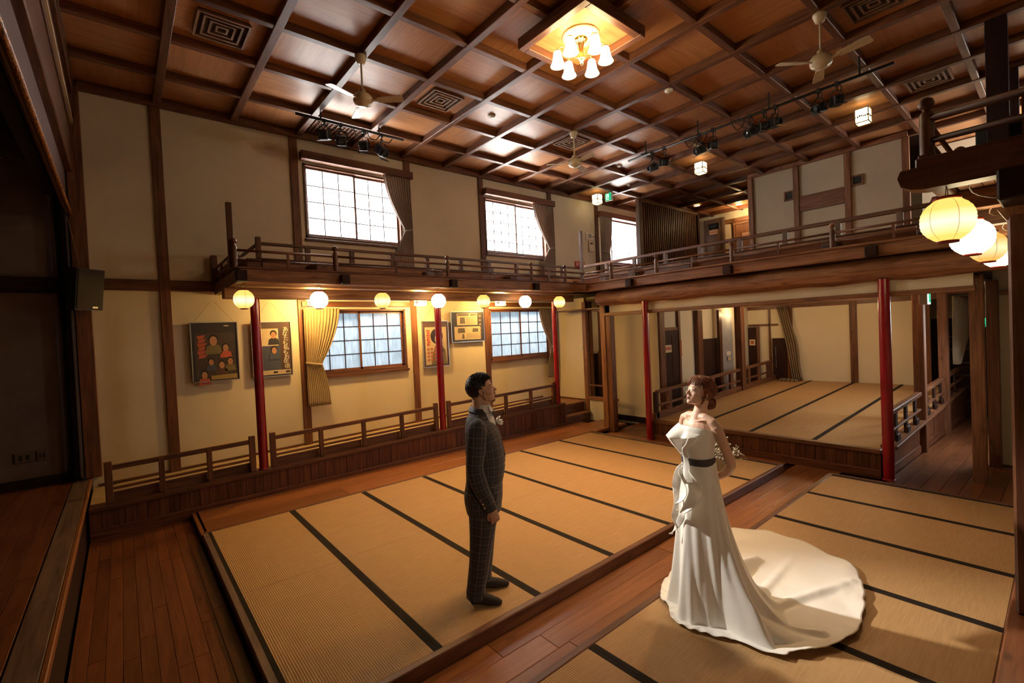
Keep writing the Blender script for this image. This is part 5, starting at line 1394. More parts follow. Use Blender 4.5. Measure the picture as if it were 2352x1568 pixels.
def plaid():
    mt, nt, b, out = newmat('plaid_wool')
    uvn = N(nt, 'TexCoord'); sp = N(nt, 'SeparateXYZ'); nt.links.new(uvn.outputs['UV'], sp.inputs[0])
    def line(sock, per, w_, ph=0.0):
        a = N(nt, 'Math', operation='ADD', i_1=ph); nt.links.new(sock, a.inputs[0])
        d = N(nt, 'Math', operation='DIVIDE', i_1=per); nt.links.new(a.outputs[0], d.inputs[0])
        f = N(nt, 'Math', operation='FRACT'); nt.links.new(d.outputs[0], f.inputs[0])
        l = N(nt, 'Math', operation='LESS_THAN', i_1=w_); nt.links.new(f.outputs[0], l.inputs[0]); return l.outputs[0]
    a1 = line(sp.outputs[0], .052, .065); a2 = line(sp.outputs[1], .060, .055)
    b1 = line(sp.outputs[0], .052, .10, .024); b2 = line(sp.outputs[1], .060, .10, .028)
    mx1 = N(nt, 'Math', operation='MAXIMUM'); nt.links.new(a1, mx1.inputs[0]); nt.links.new(a2, mx1.inputs[1])
    mx2 = N(nt, 'Math', operation='MAXIMUM'); nt.links.new(b1, mx2.inputs[0]); nt.links.new(b2, mx2.inputs[1])
    mp = coords(nt, (1, 1, 1), False); nz = N(nt, 'TexNoise', i_Scale=420.0, i_Detail=2.0); nt.links.new(mp.outputs[0], nz.inputs['Vector'])
    rp = ramp(nt, [(.35, (.013, .009, .009)), (.7, (.048, .034, .032))]); nt.links.new(nz.outputs['Fac'], rp.inputs[0])
    c1 = N(nt, 'Mix', data_type='RGBA'); c1.inputs[7].default_value = (.030, .034, .052, 1); nt.links.new(mx2.outputs[0], c1.inputs[0]); nt.links.new(rp.outputs[0], c1.inputs[6])
    m9 = N(nt, 'Math', operation='MULTIPLY', i_1=.8); nt.links.new(mx1.outputs[0], m9.inputs[0])
    c2 = N(nt, 'Mix', data_type='RGBA'); c2.inputs[7].default_value = (.15, .13, .13, 1); nt.links.new(m9.outputs[0], c2.inputs[0]); nt.links.new(c1.outputs[2], c2.inputs[6])
    nt.links.new(c2.outputs[2], b.inputs['Base Color']); b.inputs['Roughness'].default_value = .8; b.inputs['Sheen Weight'].default_value = .12
    bp = N(nt, 'Bump', i_Strength=.4, i_Distance=.001); nt.links.new(nz.outputs['Fac'], bp.inputs['Height']); nt.links.new(bp.outputs[0], b.inputs['Normal'])
    return mt

def add_head(mb, H, s=1.0, fem=False):
    """face looks along +x of H; union of shapes, remeshed later with the body"""
    T = MB()
    T.ball((-.014, 0, .034), 1, 20, 14, (.096, .076, .088))
    T.ball((.028, 0, -.005), 1, 18, 12, (.062, .063, .082))
    T.ball((.030, 0, -.058), 1, 16, 10, (.058, .051 if fem else .057, .046))
    T.ball((.066, 0, -.090), 1, 12, 8, (.020, .021 if fem else .026, .018))
    T.ball((.070, 0, .022), 1, 14, 8, (.018, .050, .012 if fem else .014))
    for q in (-1, 1):
        T.ball((.050, q * .034, -.026), 1, 12, 8, (.030, .026, .028))
        T.tube([(.005, q * .056, -.03), (.015, q * .048, -.066), (.052, q * .024, -.088)], [.014, .012, .012], 8)
        T.ball((.088, q * .011, -.036), 1, 8, 6, (.011, .009, .008))
        T.ball((-.010, q * .077, -.010), 1, 12, 8, (.014, .006, .026))
        T.tube([(.000, q * .076, -.036), (.003, q * .079, -.012), (.000, q * .082, .010), (-.012, q * .084, .017), (-.022, q * .084, .006), (-.020, q * .081, -.014)], .0035, 6)
        T.ball((.071, q * .031, .003), 1, 10, 8, (.011, .015, .009))
    T.tube([(.080, 0, .014), (.090, 0, -.004), (.103 if fem else .105, 0, -.024), (.106, 0, -.031)], [.007, .008, .010, .009], 10)
    T.ball((.086, 0, -.054), 1, 12, 6, (.010, .019, .0052)); T.ball((.084, 0, -.064), 1, 12, 6, (.0105, .017, .0062))
    T.tube([(-.030, 0, -.03), (-.040, 0, -.09), (-.052, 0, -.16)], [.050, .047 if fem else .055, .050 if fem else .060], 16)
    mb.add([tuple(H @ (Vector(v) * s)) for v in T.v], T.f)
def face_parts(H, s, parent, M_, fem=False, hairmat=None):
    S = Matrix.Scale(s, 4)
    e_ = MB(); i_ = MB(); l_ = MB(); br = MB()
    for q in (-1, 1):
        e_.ball((.0735, q * .031, .0035), 1, 12, 8, (.0085, .0125, .0048)); i_.ball((.0795, q * .031, .0035), 1, 10, 6, (.0035, .0048, .0048))
        l_.tube([(.076, q * .018, .005), (.083, q * .026, .0095), (.082, q * .037, .0095), (.073, q * .046, .005)], .0017 if fem else .0013, 5)
        l_.tube([(.076, q * .020, .001), (.081, q * .030, -.0025), (.074, q * .043, .001)], .0009, 5)
        br.tube([(.083, q * .014, .023), (.086, q * .028, .0295), (.077, q * .045, .027)], [.0028, .0032, .0018] if not fem else [.0018, .002, .0012], 6)
    e_.xf(M_ @ H @ S).build('eyes', plain('eye_white', (.6, .55, .5), .25), parent, True)
    i_.xf(M_ @ H @ S).build('iris', plain('iris', (.03, .015, .01), .15), parent, True)
    l_.xf(M_ @ H @ S).build('eyelashes', plain('lash', (.015, .01, .008), .5), parent, True)
    br.xf(M_ @ H @ S).build('eyebrows', hairmat, parent, True)
    lp = MB(); lp.ball((.0885, 0, -.0545), 1, 12, 6, (.0092, .0185, .0046)).ball((.0868, 0, -.0635), 1, 12, 6, (.0095, .016, .0056))
    lp.xf(M_ @ H @ S).build('lips', plain('lips_w' if fem else 'lips_m', (.36, .08, .08) if fem else (.27, .10, .07), .35), parent, True)
def add_hand(mb, W, side, curl=.6, s=1.0):
    """W: wrist frame, +x towards the fingertips, +z back of the hand, thumb on the side*y side"""
    T = MB()
    T.tube([(-.03, 0, 0), (0, 0, 0), (.03, 0, 0), (.06, 0, .002), (.083, 0, .002)], [.023, .024, .028, .031, .026], 12)
    T.v = [(x, y * 1.25, z * .55) if x > -.02 else (x, y, z) for x, y, z in T.v]
    for k, (y0, ln, r) in enumerate(((.030, .068, .0085), (.010, .078, .0088), (-.010, .072, .0085), (-.029, .056, .0075))):
        p = Vector((.075, y0 * side, 0)); a = -.15; pts = [p + Vector((-.03, 0, 0)), p]; seg = (ln * .45, ln * .32, ln * .25)
        for q in range(3):
            a -= curl * (.75 + .25 * q) + .05 * k
            p = p + Vector((math.cos(a), 0, math.sin(a))) * seg[q]; pts.append(p)
        T.tube(pts, [r, r * 1.05, r, r * .95, r * .75], 8); T.ball(tuple(pts[-1]), r * .78, 8, 6)
    th = [Vector((.015, .020 * side, -.004)), Vector((.035, .040 * side, -.012)), Vector((.060, .048 * side, -.026)), Vector((.082, .040 * side, -.036))]
    T.tube(th, [.013, .0115, .010, .008], 8); T.ball(tuple(th[-1]), .008, 8, 6)
    mb.add([tuple(W @ (Vector(v) * s)) for v in T.v], T.f)
def mat_axes(o, x, z):
    x = Vector(x).normalized(); z = Vector(z); z = (z - x * z.dot(x)).normalized(); y = z.cross(x)
    m_ = Matrix((x, y, z)).transposed().to_4x4(); m_.translation = Vector(o); return m_

# ---------------------------------------------------------------- groom
GM = frame_at(2.05, 2.87, 0)
gp = empty('person', (2.05, 2.87, .10), 'man in dark windowpane suit and socks standing in profile, looking up to the right', 'person')
HG = Matrix.Translation((.022, 0, 1.672)) @ Matrix.Rotation(math.radians(4), 4, 'Z') @ Matrix.Rotation(math.radians(-12), 4, 'Y')
mb = MB(); add_head(mb, HG, 1.0)
mb.tube([(.03, 0, 1.60), (.012, 0, 1.52), (0, 0, 1.42)], [.052, .056, .07], 16)
for v in ((0, 0, 1.30, .105, .15, .16), (.01, 0, 1.10, .105, .135, .16), (0, 0, .93, .10, .145, .14)): mb.ball(v[:3], 1, 16, 12, v[3:])
mb.tube([(0, -.17, 1.40), (0, 0, 1.44), (0, .17, 1.40)], .055, 12)
ARM = {}
for q in (-1, 1):
    pts = [(-.005, q * .165, 1.40), (-.035, q * .215, 1.13), (.05, q * .205, .88), (.072, q * .20, .83)]
    mb.tube(pts, [.05, .04, .028, .026], 12)
    add_hand(mb, mat_axes((.072, q * .20, .835), (.28, 0, -1), (.25, q * 1.0, .1)), -1 if q < 0 else 1, .62, .98)
LEG = {-1: [(.0, -.085, .92), (-.03, -.095, .47), (-.085, -.10, .16)], 1: [(.01, .085, .92), (-.01, .10, .47), (-.035, .11, .17)]}
for q in (-1, 1):
    mb.tube(LEG[q], [.08, .052, .038], 12)
    a = LEG[q][2]; mb.tube([(a[0] - .02, a[1], .135), (a[0] + .06, a[1], .14), (a[0] + .15, a[1] + .01, .125)], [.03, .03, .022], 10)
skin_union('body', mb, SKM, gp, GM, .004, 6)
HM = hair_m('hair_black', (.008, .006, .006), (.045, .032, .028), (50, 50, 50))
face_parts(HG, 1.0, gp, GM, False, HM)
# hair: cap and short tufts
def hair_cap(mb, H, keep, off=.010, s=1.0, na=40, nb=26, c=(-.014, 0, .034), rr=(.096, .076, .088), jit=.0):
    q_ = random.Random(5); vs = []; idx = {}; fs = []
    for j in range(nb + 1):
        for i in range(na):
            t = PI * j / nb; a = 2 * PI * i / na
            d = Vector((math.sin(t) * math.cos(a), math.sin(t) * math.sin(a), math.cos(t)))
            k = off + jit * q_.uniform(-1, 1)
            vs.append(Vector((c[0] + d.x * (rr[0] + k), c[1] + d.y * (rr[1] + k), c[2] + d.z * (rr[2] + k))))
    for j in range(nb):
        for i in range(na):
            i2 = (i + 1) % na; f = (j * na + i, (j + 1) * na + i, (j + 1) * na + i2, j * na + i2)
            if all(keep(vs[k_]) for k_ in f): fs.append(f)
    mb.add([tuple(H @ (v * s)) for v in vs], fs)
def tufts(mb, H, keep, n, ln, wd, dirf, s=1.0, seed=4, c=(-.014, 0, .034), rr=(.096, .076, .088), off=.006):
    q_ = random.Random(seed); k = 0
    while k < n:
        z = q_.uniform(-1, 1); a = q_.uniform(0, 2 * PI); r_ = math.sqrt(1 - z * z); d = Vector((r_ * math.cos(a), r_ * math.sin(a), z))
        p = Vector((c[0] + d.x * (rr[0] + off), c[1] + d.y * (rr[1] + off), c[2] + d.z * (rr[2] + off)))
        if not keep(p): continue
        k += 1
        g = dirf(p, d, q_).normalized(); L_ = ln * q_.uniform(.6, 1.2); w_ = wd * q_.uniform(.7, 1.3)
        sd = g.cross(d).normalized() * w_; o = p - d * .004
        tip = o + g * L_ + d * L_ * .15; mid = o + g * L_ * .5 + d * L_ * .28
        mb.add([tuple(H @ (v * s)) for v in (o - sd, o + sd, o + d * w_ * 1.2, mid - sd * .7, mid + sd * .7, mid + d * w_, tip)], [(0, 1, 4, 3), (1, 2, 5, 4), (2, 0, 3, 5), (3, 4, 6), (4, 5, 6), (5, 3, 6)])
keepm = lambda p: (p.z > .066 and p.x < .095) or (p.z > .030 and p.x < .036 + .6 * (p.z - .03)) or (p.x < .012 and p.z > -.022) or (p.x < -.030 and p.z > -.085)
hb = MB(); hair_cap(hb, HG, keepm, .006, 1.0, 44, 28, jit=.001)
tufts(hb, HG, lambda p: keepm(p) and p.z > .05, 1500, .019, .0024, lambda p, d, q_: Vector((.9, d.y * .5, .25 if p.x < .03 else .5)) + Vector((q_.uniform(-.6, .6), q_.uniform(-.6, .6), q_.uniform(-.2, .4))), seed=3)
tufts(hb, HG, lambda p: keepm(p) and p.z <= .055, 1100, .010, .0017, lambda p, d, q_: Vector((-.4, 0, -.9)) + Vector((q_.uniform(-.4, .4), q_.uniform(-.4, .4), q_.uniform(-.4, .4))), seed=8)
hb.xf(GM).build('hair', HM, gp)
# beard shadow on the chin
bd_ = MB(); bd_.ball((.066, 0, -.0925), 1, 14, 8, (.0195, .024, .0175)).ball((.0895, 0, -.0735), 1, 10, 6, (.006, .010, .0035)).ball((.0915, 0, -.0455), 1, 12, 6, (.0058, .018, .0026))
bd_.xf(GM @ HG).build('beard', plain('beard', (.10, .05, .035), .7), gp, True)
PLD = plaid()
wr = lambda u, t, a: .012 * math.sin(a * 3 + t * 19) + .008 * math.sin(a * 7 - t * 31) + .006 * math.sin(t * 60 + a * 2)
J = [(-.002, 0, .765, .130, .188), (-.004, 0, .86, .142, .186), (.012, 0, .98, .138, .176), (.026, 0, 1.09, .148, .172), (.026, 0, 1.19, .146, .180), (.018, 0, 1.29, .138, .192), (.004, 0, 1.37, .124, .196), (-.006, 0, 1.43, .104, .176), (-.004, 0, 1.475, .086, .128), (.000, 0, 1.515, .070, .084), (.004, 0, 1.54, .062, .068)]
jk = build_uv('jacket', [loft(J, 72, 7, (1, 0, 0), lambda u, t, a: wr(u, t, a) * (.6 if t < .8 else .2) + (.03 * max(0, math.cos(a)) ** 6 if t < .2 else 0), uscale=1.0)], PLD, gp, GM, True, .004)
sl_ = []
for q in (-1, 1):
    S_ = [(-.004, q * .145, 1.452, .040, .042), (-.006, q * .180, 1.425, .066, .058), (-.012, q * .208, 1.36, .068, .056), (-.022, q * .222, 1.25, .064, .055), (-.032, q * .228, 1.13, .060, .053), (.0, q * .222, 1.0, .056, .050), (.045, q * .212, .89, .049, .045), (.066, q * .208, .835, .047, .043)]
    sw = lambda u, t, a: .03 * math.sin(t * 22 + 1.5 * math.sin(a)) * math.exp(-((t - .55) / .2) ** 2) + .015 * math.sin(a * 4 + t * 20)
    o = build_uv('sleeve', [loft(S_, 36, 7, (1, 0, 0), sw, uscale=.36)], PLD, jk, GM, True, .003)
    bt = MB()
    for k in range(3):
        z = .862 + k * .028; bt.lathe(0, 0, [(.0085, 0), (.0085, .003), (.006, .0045), (0, .0045)], 12)
        n_ = 12 * 4
        M2 = Matrix.Translation((.022 - k * .010, q * (.208 + .044), z + .005)) @ Matrix.Rotation(math.radians(-90 * q if q > 0 else 90), 4, 'X')
        for i in range(len(bt.v) - n_, len(bt.v)): bt.v[i] = tuple(M2 @ Vector(bt.v[i]))
    bt.xf(GM).build('cuff_button', plain('button_horn', (.36, .22, .16), .3), jk, True)
# front edge with lapel, waist button, pocket flap, vent
def sheet(name, rows, mat, parent, M_, sub=4, thick=.003, smooth=True):
    """rows: list of rows of points (same length); smoothed by interpolation"""
    R_ = [[cr(r_, i / sub) for i in range((len(r_) - 1) * sub + 1)] for r_ in rows]; n_ = len(R_[0])
    G_ = []
    for j in range((len(rows) - 1) * sub + 1): G_.append([cr([r_[i] for r_ in R_], j / sub) for i in range(n_)])
    vs = [p for g_ in G_ for p in g_]; fs = []; uv = []
    for j in range(len(G_) - 1):
        for i in range(n_ - 1):
            fs.append((j * n_ + i, j * n_ + i + 1, (j + 1) * n_ + i + 1, (j + 1) * n_ + i)); uv.append([(i * .01, j * .01), (i * .01 + .01, j * .01), (i * .01 + .01, j * .01 + .01), (i * .01, j * .01 + .01)])
    o = build_uv(name, [(vs, fs, uv)], mat, parent, M_, smooth)
    if thick: s_ = o.modifiers.new('s', 'SOLIDIFY'); s_.thickness = thick; s_.offset = 0
    return o
LAPM = plain('lapel_dark', (.030, .022, .024), .6)
for q in (-1, 1):
    sheet('lapel', [[(-.045, q * .055, 1.545), (.010, q * .075, 1.520), (.060, q * .062, 1.475), (.115, q * .045, 1.40), (.150, q * .030, 1.30), (.176, q * .008, 1.17)],
                    [(-.050, q * .075, 1.520), (.008, q * .100, 1.490), (.062, q * .098, 1.44), (.112, q * .085, 1.37), (.146, q * .062, 1.29), (.177, q * .018, 1.165)]], PLD if q > 0 else PLD, jk, GM)
sheet('collar', [[(-.060, -.03, 1.556), (-.064, 0, 1.560), (-.060, .03, 1.556)], [(-.078, -.045, 1.515), (-.085, 0, 1.515), (-.078, .045, 1.515)]], LAPM, jk, GM)
sheet('collar', [[(-.060, -.028, 1.557), (-.028, -.064, 1.545), (.02, -.074, 1.522), (.07, -.060, 1.475), (.125, -.040, 1.38), (.165, -.02, 1.26), (.180, -.006, 1.17)], [(-.078, -.045, 1.516), (-.035, -.088, 1.508), (.02, -.100, 1.482), (.078, -.082, 1.435), (.132, -.054, 1.36), (.168, -.030, 1.25), (.182, -.012, 1.16)]], LAPM, jk, GM)
b = MB().lathe(0, 0, [(.0105, 0), (.0105, .004), (.007, .005), (0, .0045)], 14).xf(GM @ Matrix.Translation((.168, -.045, 1.125)) @ Matrix.Rotation(PI / 2, 4, 'Y') @ Matrix.Rotation(math.radians(25), 4, 'X')).build('front_button', plain('button_horn', (.36, .22, .16), .3), jk, True)
sheet('pocket_flap', [[(.02, -.186, .985), (.08, -.165, .985), (.115, -.125, .985)], [(.02, -.192, .94), (.08, -.171, .94), (.118, -.131, .94)]], PLD, jk, GM)
# shirt, tie, waistcoat front
sh_ = build_uv('shirt', [loft([(.020, 0, 1.500, .066, .070), (.024, 0, 1.54, .061, .062), (.026, 0, 1.568, .058, .058)], 40, 5, (1, 0, 0), lambda u, t, a: 0, uscale=.4),
                        loft([(.04, 0, 1.30, .10, .10), (.04, 0, 1.42, .075, .10), (.03, 0, 1.50, .06, .07)], 40, 4, (1, 0, 0), None, uscale=.5)], plain('shirt_white', (.62, .58, .56), .7), gp, GM, True, .002)
sheet('shirt_collar', [[(.070, -.050, 1.555), (.088, -.02, 1.545), (.092, 0, 1.540)], [(.082, -.052, 1.515), (.102, -.03, 1.500), (.100, -.006, 1.515)]], plain('shirt_white', (.62, .58, .56), .7), sh_, GM)
TIEM = plain('tie_dark', (.05, .05, .045), .4)
mb = MB().ball((.104, 0, 1.500), 1, 10, 8, (.012, .012, .014))
for q in (-1, 1): mb.add([(.104, q * .008, 1.505), (.104, q * .008, 1.492), (.100, q * .055, 1.475), (.100, q * .055, 1.520), (.115, q * .05, 1.498)], [(0, 1, 2, 4), (0, 4, 3), (4, 2, 3), (0, 3, 2, 1)])
mb.xf(GM).build('bow_tie', TIEM, gp)
# boutonniere on the far lapel
e = MB(); q_ = random.Random(2)
for k in range(26):
    a = q_.uniform(0, 2 * PI); t = q_.uniform(.1, 1.1); d = Vector((math.cos(t) * .8, math.sin(t) * math.cos(a), math.sin(t) * math.sin(a) * .8 + .1)).normalized()
    o_ = Vector((.118, .035, 1.418)); p1 = o_ + d * .020; p2 = o_ + d * q_.uniform(.034, .048)
    p1 = o_ + d * .026; p2 = p2 + d * .016; e.tube([o_, p1, p2], [.004, .0095, .003], 6)
e.xf(GM).build('boutonniere', plain('petal_white', (.80, .78, .72), .6), gp, True)
# trousers
tr_ = []
TW = lambda u, t, a: .03 * math.sin(t * 38 + a * 2) * (t > .78) + .012 * math.sin(a * 3 + t * 14) + .05 * max(0, math.cos(a)) ** 10 * (t > .2)
for q in (-1, 1):
    K = {-1: [(.0, -.080, .93, .125, .100), (.0, -.088, .80, .112, .098), (-.014, -.094, .66, .094, .088), (-.035, -.098, .50, .079, .077), (-.058, -.100, .34, .072, .070), (-.080, -.102, .22, .067, .066), (-.086, -.103, .155, .069, .067)],
         1: [(.0, .080, .93, .125, .100), (.004, .088, .80, .110, .098), (-.004, .094, .66, .090, .088), (-.016, .100, .50, .075, .077), (-.030, .106, .34, .069, .070), (-.040, .110, .22, .064, .066), (-.042, .111, .175, .066, .067)]}[q]
    tr_.append(loft(K, 40, 9, (1, 0, 0), TW, uscale=.42))
build_uv('trousers', tr_, PLD, gp, GM, True, .003)
# socks
SOCK = plain('sock_dark', (.030, .022, .022), .85, bump=.5, bscale=600)
for q in (-1, 1):
    a = LEG[q][2]; m_ = MB(); dy = .02 * q
    m_.tube([(a[0] - .015, a[1], .22), (a[0] - .018, a[1], .17), (a[0] - .01, a[1], .135)], [.042, .040, .040], 14)
    m_.tube([(a[0] - .035, a[1], .135), (a[0] + .03, a[1], .148), (a[0] + .10, a[1] + dy * .5, .132), (a[0] + .165, a[1] + dy, .122), (a[0] + .195, a[1] + dy, .117)], [.036, .043, .040, .028, .014], 14)
    m_.v = [(x, y, max(z, .1012)) for x, y, z in m_.v]
    o = m_.xf(GM).build('sock', SOCK, gp, True); r_ = o.modifiers.new('r', 'REMESH'); r_.mode = 'VOXEL'; r_.voxel_size = .005; r_.use_smooth_shade = True
    s_ = o.modifiers.new('s', 'SMOOTH'); s_.factor = .5; s_.iterations = 3

# ---------------------------------------------------------------- bride
BMx = frame_at(3.08, 1.66, 0)
bp_ = empty('person', (3.08, 1.66, .10), 'woman in strapless white gown with long train and dark sash, hands behind her back', 'person')
fx = Vector((-.906, -.423, 0)); lx = Vector((.423, -.906, 0))     # facing, and towards her left
def T3(l, f, z): return (-.03 + lx.x * l + fx.x * f, 0 + lx.y * l + fx.y * f, z)
HB = Matrix.Translation((-.006, .004, 1.618)) @ mat_axes((0, 0, 0), (-.95, -.20, .0), (0, 0, 1)) @ Matrix.Rotation(math.radians(-17), 4, 'Y')
mb = MB(); add_head(mb, HB, .90, True)
mb.tube([(.012, .004, 1.565), (-.005, .0, 1.50), (-.022, 0, 1.44), (-.03, 0, 1.38)], [.044, .042, .050, .07], 16)
for (l, f, z, a, b_, c_) in ((0, -.01, 1.37, .125, .080, .085), (0, 0, 1.25, .115, .085, .12), (0, 0, 1.10, .115, .09, .12), (0, 0, .98, .14, .10, .12)):
    t_ = MB().ball((0, 0, 0), 1, 18, 12, (a, b_, c_)); Mt = mat_axes(T3(l, f, z), lx, (0, 0, 1)); mb.add([tuple(Mt @ Vector(v)) for v in t_.v], t_.f)
for q in (-1, 1):
    mb.tube([T3(0, .0, 1.452), T3(q * .07, .0, 1.452), T3(q * .125, -.01, 1.425), T3(q * .142, -.02, 1.395)], [.030, .030, .033, .034], 12)
    mb.tube([T3(q * .015, .045, 1.425), T3(q * .07, .038, 1.437), T3(q * .12, .012, 1.44)], [.0065, .006, .0065], 8)     # collar bones
    mb.ball(T3(q * .055, .055, 1.325), 1, 14, 10, (.045, .045, .045))
    mb.tube([T3(q * .142, -.02, 1.40), T3(q * .162, -.05, 1.30), T3(q * .185, -.105, 1.14)], [.037, .034, .030], 14)
    mb.tube([T3(q * .185, -.105, 1.14), T3(q * .125, -.135, 1.07), T3(q * .05, -.150, 1.02)], [.031, .029, .022], 14)
    mb.tube([T3(q * .07, 0, .95), T3(q * .075, .01, .55), T3(q * .08, 0, .13)], [.08, .055, .035], 12)
    mb.tube([T3(q * .08, -.03, .12), T3(q * .08, .06, .122), T3(q * .08, .13, .115)], [.026, .03, .018], 10)
    Wm = mat_axes(T3(q * .05, -.155, 1.02), Vector(T3(-q * .06, -.165, .99)) - Vector(T3(q * .05, -.155, 1.02)), -fx + Vector((0, 0, .3)))
    add_hand(mb, Wm, q, .85, .85)
skin_union('body', mb, SKW, bp_, BMx, .004, 5)
HB_M = hair_m('hair_auburn', (.045, .012, .006), (.32, .10, .04), (70, 20, 20))
face_parts(HB, .90, bp_, BMx, True, HB_M)
hb = MB()
keepw = lambda p: (p.z > .06 and p.x < .07) or (p.x < .02 and p.z > -.02) or (p.x < -.03 and p.z > -.06)
hair_cap(hb, HB, keepw, .014, .90, 44, 28, jit=.001)
q_ = random.Random(12)
def head_pt(th, ph, off):    # th from top, ph round (0 = front)
    return Vector((-.014 + math.sin(th) * math.cos(ph) * (.096 + off), math.sin(th) * math.sin(ph) * (.076 + off), .034 + math.cos(th) * (.088 + off)))
# combed strands from the crown back to the bun
for k in range(150):
    ph0 = q_.uniform(-1.9, 1.9); off = q_.uniform(.010, .019); pts = []
    ph1 = PI * (1 if ph0 > 0 else -1) * q_.uniform(.86, 1.0); th1 = q_.uniform(1.7, 2.0); th0 = q_.uniform(.15, .9)
    for i in range(9):
        t = i / 8; pts.append(HB @ (head_pt(th0 + (th1 - th0) * t, ph0 + (ph1 - ph0) * t ** 1.3, off + .006 * math.sin(t * PI)) * .90))
    hb.tube(pts, [.0012, .0028, .0034, .0034, .0034, .0034, .003, .0028, .0018], 5)
# side locks by the ears and the fringe
for q in (-1, 1):
    for k in range(14):
        o0 = head_pt(.75 + .03 * k, q * (.95 + .03 * k), .013); o1 = head_pt(1.45, q * (1.15 + .015 * k), .012); o2 = Vector((.018 - .002 * k, q * .083, -.03)); o3 = Vector((.012, q * .078, -.085 - .003 * (k % 4)))
        hb.tube([HB @ (cr([tuple(o0), tuple(o1), tuple(o2), tuple(o3)], i / 3) and Vector(cr([tuple(o0), tuple(o1), tuple(o2), tuple(o3)], i / 3)) * .90) for i in range(10)], [.0028] * 8 + [.002, .001], 5)
for k in range(44):
    ph = -1.0 + 2.0 * k / 43 + q_.uniform(-.03, .03); pts = []
    for i in range(7):
        t = i / 6; pts.append(HB @ (head_pt(.45 + (1.02 + .10 * abs(ph)) * t, ph, .012 + .012 * math.sin(t * PI * .8)) * .90))
    hb.tube(pts, [.0026, .0026, .0026, .0024, .002, .0014, .0006], 5)
# bun
BC = Vector((.072, .03, 1.535))
hb.ball(tuple(BC), 1, 18, 12, (.040, .042, .040))
for k in range(44):
    ax = Vector((q_.uniform(-1, 1), q_.uniform(-1, 1), q_.uniform(-1, 1))).normalized(); s0 = ax.orthogonal().normalized(); s1 = ax.cross(s0); a0 = q_.uniform(0, 6.28); r_ = q_.uniform(.036, .046)
    hb.tube([BC + (s0 * math.cos(a0 + i * .33) + s1 * math.sin(a0 + i * .33)) * r_ for i in range(9)], [.001, .003, .0038, .004, .004, .004, .0038, .003, .001], 5)
hb.xf(BMx).build('hair', HB_M, bp_, True)
# hair ornament
orn = MB(); PEARL = plain('pearl', (.80, .66, .50), .2, spec=.8)
for (a0, a1, b0, b1, n_) in ((1.0, 1.62, -2.15, -2.45, 9), (1.15, 1.68, -2.55, -2.62, 8), (1.35, 1.72, -2.0, -2.5, 8)):
    pts = [HB @ (head_pt(a0 + (a1 - a0) * i / (n_ - 1), b0 + (b1 - b0) * i / (n_ - 1), .024) * .90) for i in range(n_)]
    orn.tube(pts, .0012, 5)
    for i, p in enumerate(pts):
        orn.ball(tuple(p + Vector((q_.uniform(-.004, .004), q_.uniform(-.004, .004), q_.uniform(-.004, .004)))), q_.uniform(.0028, .0045), 7, 5)
orn.xf(BMx).build('hair_ornament', PEARL, bp_, True)
orn = MB().ball(tuple(HB @ (Vector((-.004, .084, -.046)) * .9)), .004, 8, 6).ball(tuple(HB @ (Vector((-.004, -.084, -.046)) * .9)), .004, 8, 6); orn.xf(BMx).build('earring', PEARL, bp_, True)
def satin():
    mt, nt, b, out = newmat('satin_white')
    b.inputs['Base Color'].default_value = (.80, .77, .71, 1); b.inputs['Roughness'].default_value = .38; b.inputs['Sheen Weight'].default_value = .3
    b.inputs['Specular IOR Level'].default_value = .45
    mp = coords(nt, (1, 1, 1), False); nz = N(nt, 'TexNoise', i_Scale=9.0, i_Detail=3.0); nt.links.new(mp.outputs[0], nz.inputs['Vector'])
    bp = N(nt, 'Bump', i_Strength=.25, i_Distance=.01); nt.links.new(nz.outputs['Fac'], bp.inputs['Height']); nt.links.new(bp.outputs[0], b.inputs['Normal'])
    return mt
SAT = satin()
# bodice
UP = tuple(lx)
BD = [T3(0, .005, 1.14) + (.118, .094), T3(0, .008, 1.19) + (.119, .098), T3(0, .018, 1.25) + (.130, .106), T3(0, .022, 1.31) + (.138, .113), T3(0, .018, 1.35) + (.138, .108), T3(0, .012, 1.375) + (.134, .100)]
gown = build_uv('gown_bodice', [loft(BD, 64, 8, UP, lambda u, t, a: .012 * math.sin(a * 6 + t * 6) * math.sin(t * PI) + (.015 * math.sin(a) if t > .9 else 0))], SAT, bp_, BMx, True, .004)
# skirt and train
HEM = [(-.265, .208), (-.285, .017), (-.274, -.19), (-.16, -.30), (.008, -.384), (.112, -.48), (.25, -.53), (.395, -.515), (.65, -.434), (.80, -.35), (.902, -.237), (1.053, -.058), (1.15, .07), (1.225, .203), (1.31, .36), (1.326, .457), (1.254, .605), (1.215, .729), (1.094, .967), (.997, 1.068), (.784, 1.151), (.55, 1.12), (.33, .95), (.12, .72), (-.05, .52), (-.18, .37)]
cx0, cy0 = -.03, 0.0
HA = sorted([(math.atan2(p[1] - cy0, p[0] - cx0), math.hypot(p[0] - cx0, p[1] - cy0)) for p in HEM])
def hemR(a):
    a = (a + PI) % (2 * PI) - PI; n_ = len(HA)
    for i in range(n_):
        a0, r0_ = HA[i]; a1, r1_ = HA[(i + 1) % n_]
        if i == n_ - 1: a1 += 2 * PI
        aa = a if a >= HA[0][0] else a + 2 * PI
        if a0 <= aa <= a1: t = (aa - a0) / (a1 - a0); t = t * t * (3 - 2 * t) * .5 + t * .5; return r0_ + (r1_ - r0_) * t
    return HA[-1][1]
NA, NS = 300, 90
vs = []; fs = []
ZW = 1.145
phT = math.atan2(lx.y, lx.x)
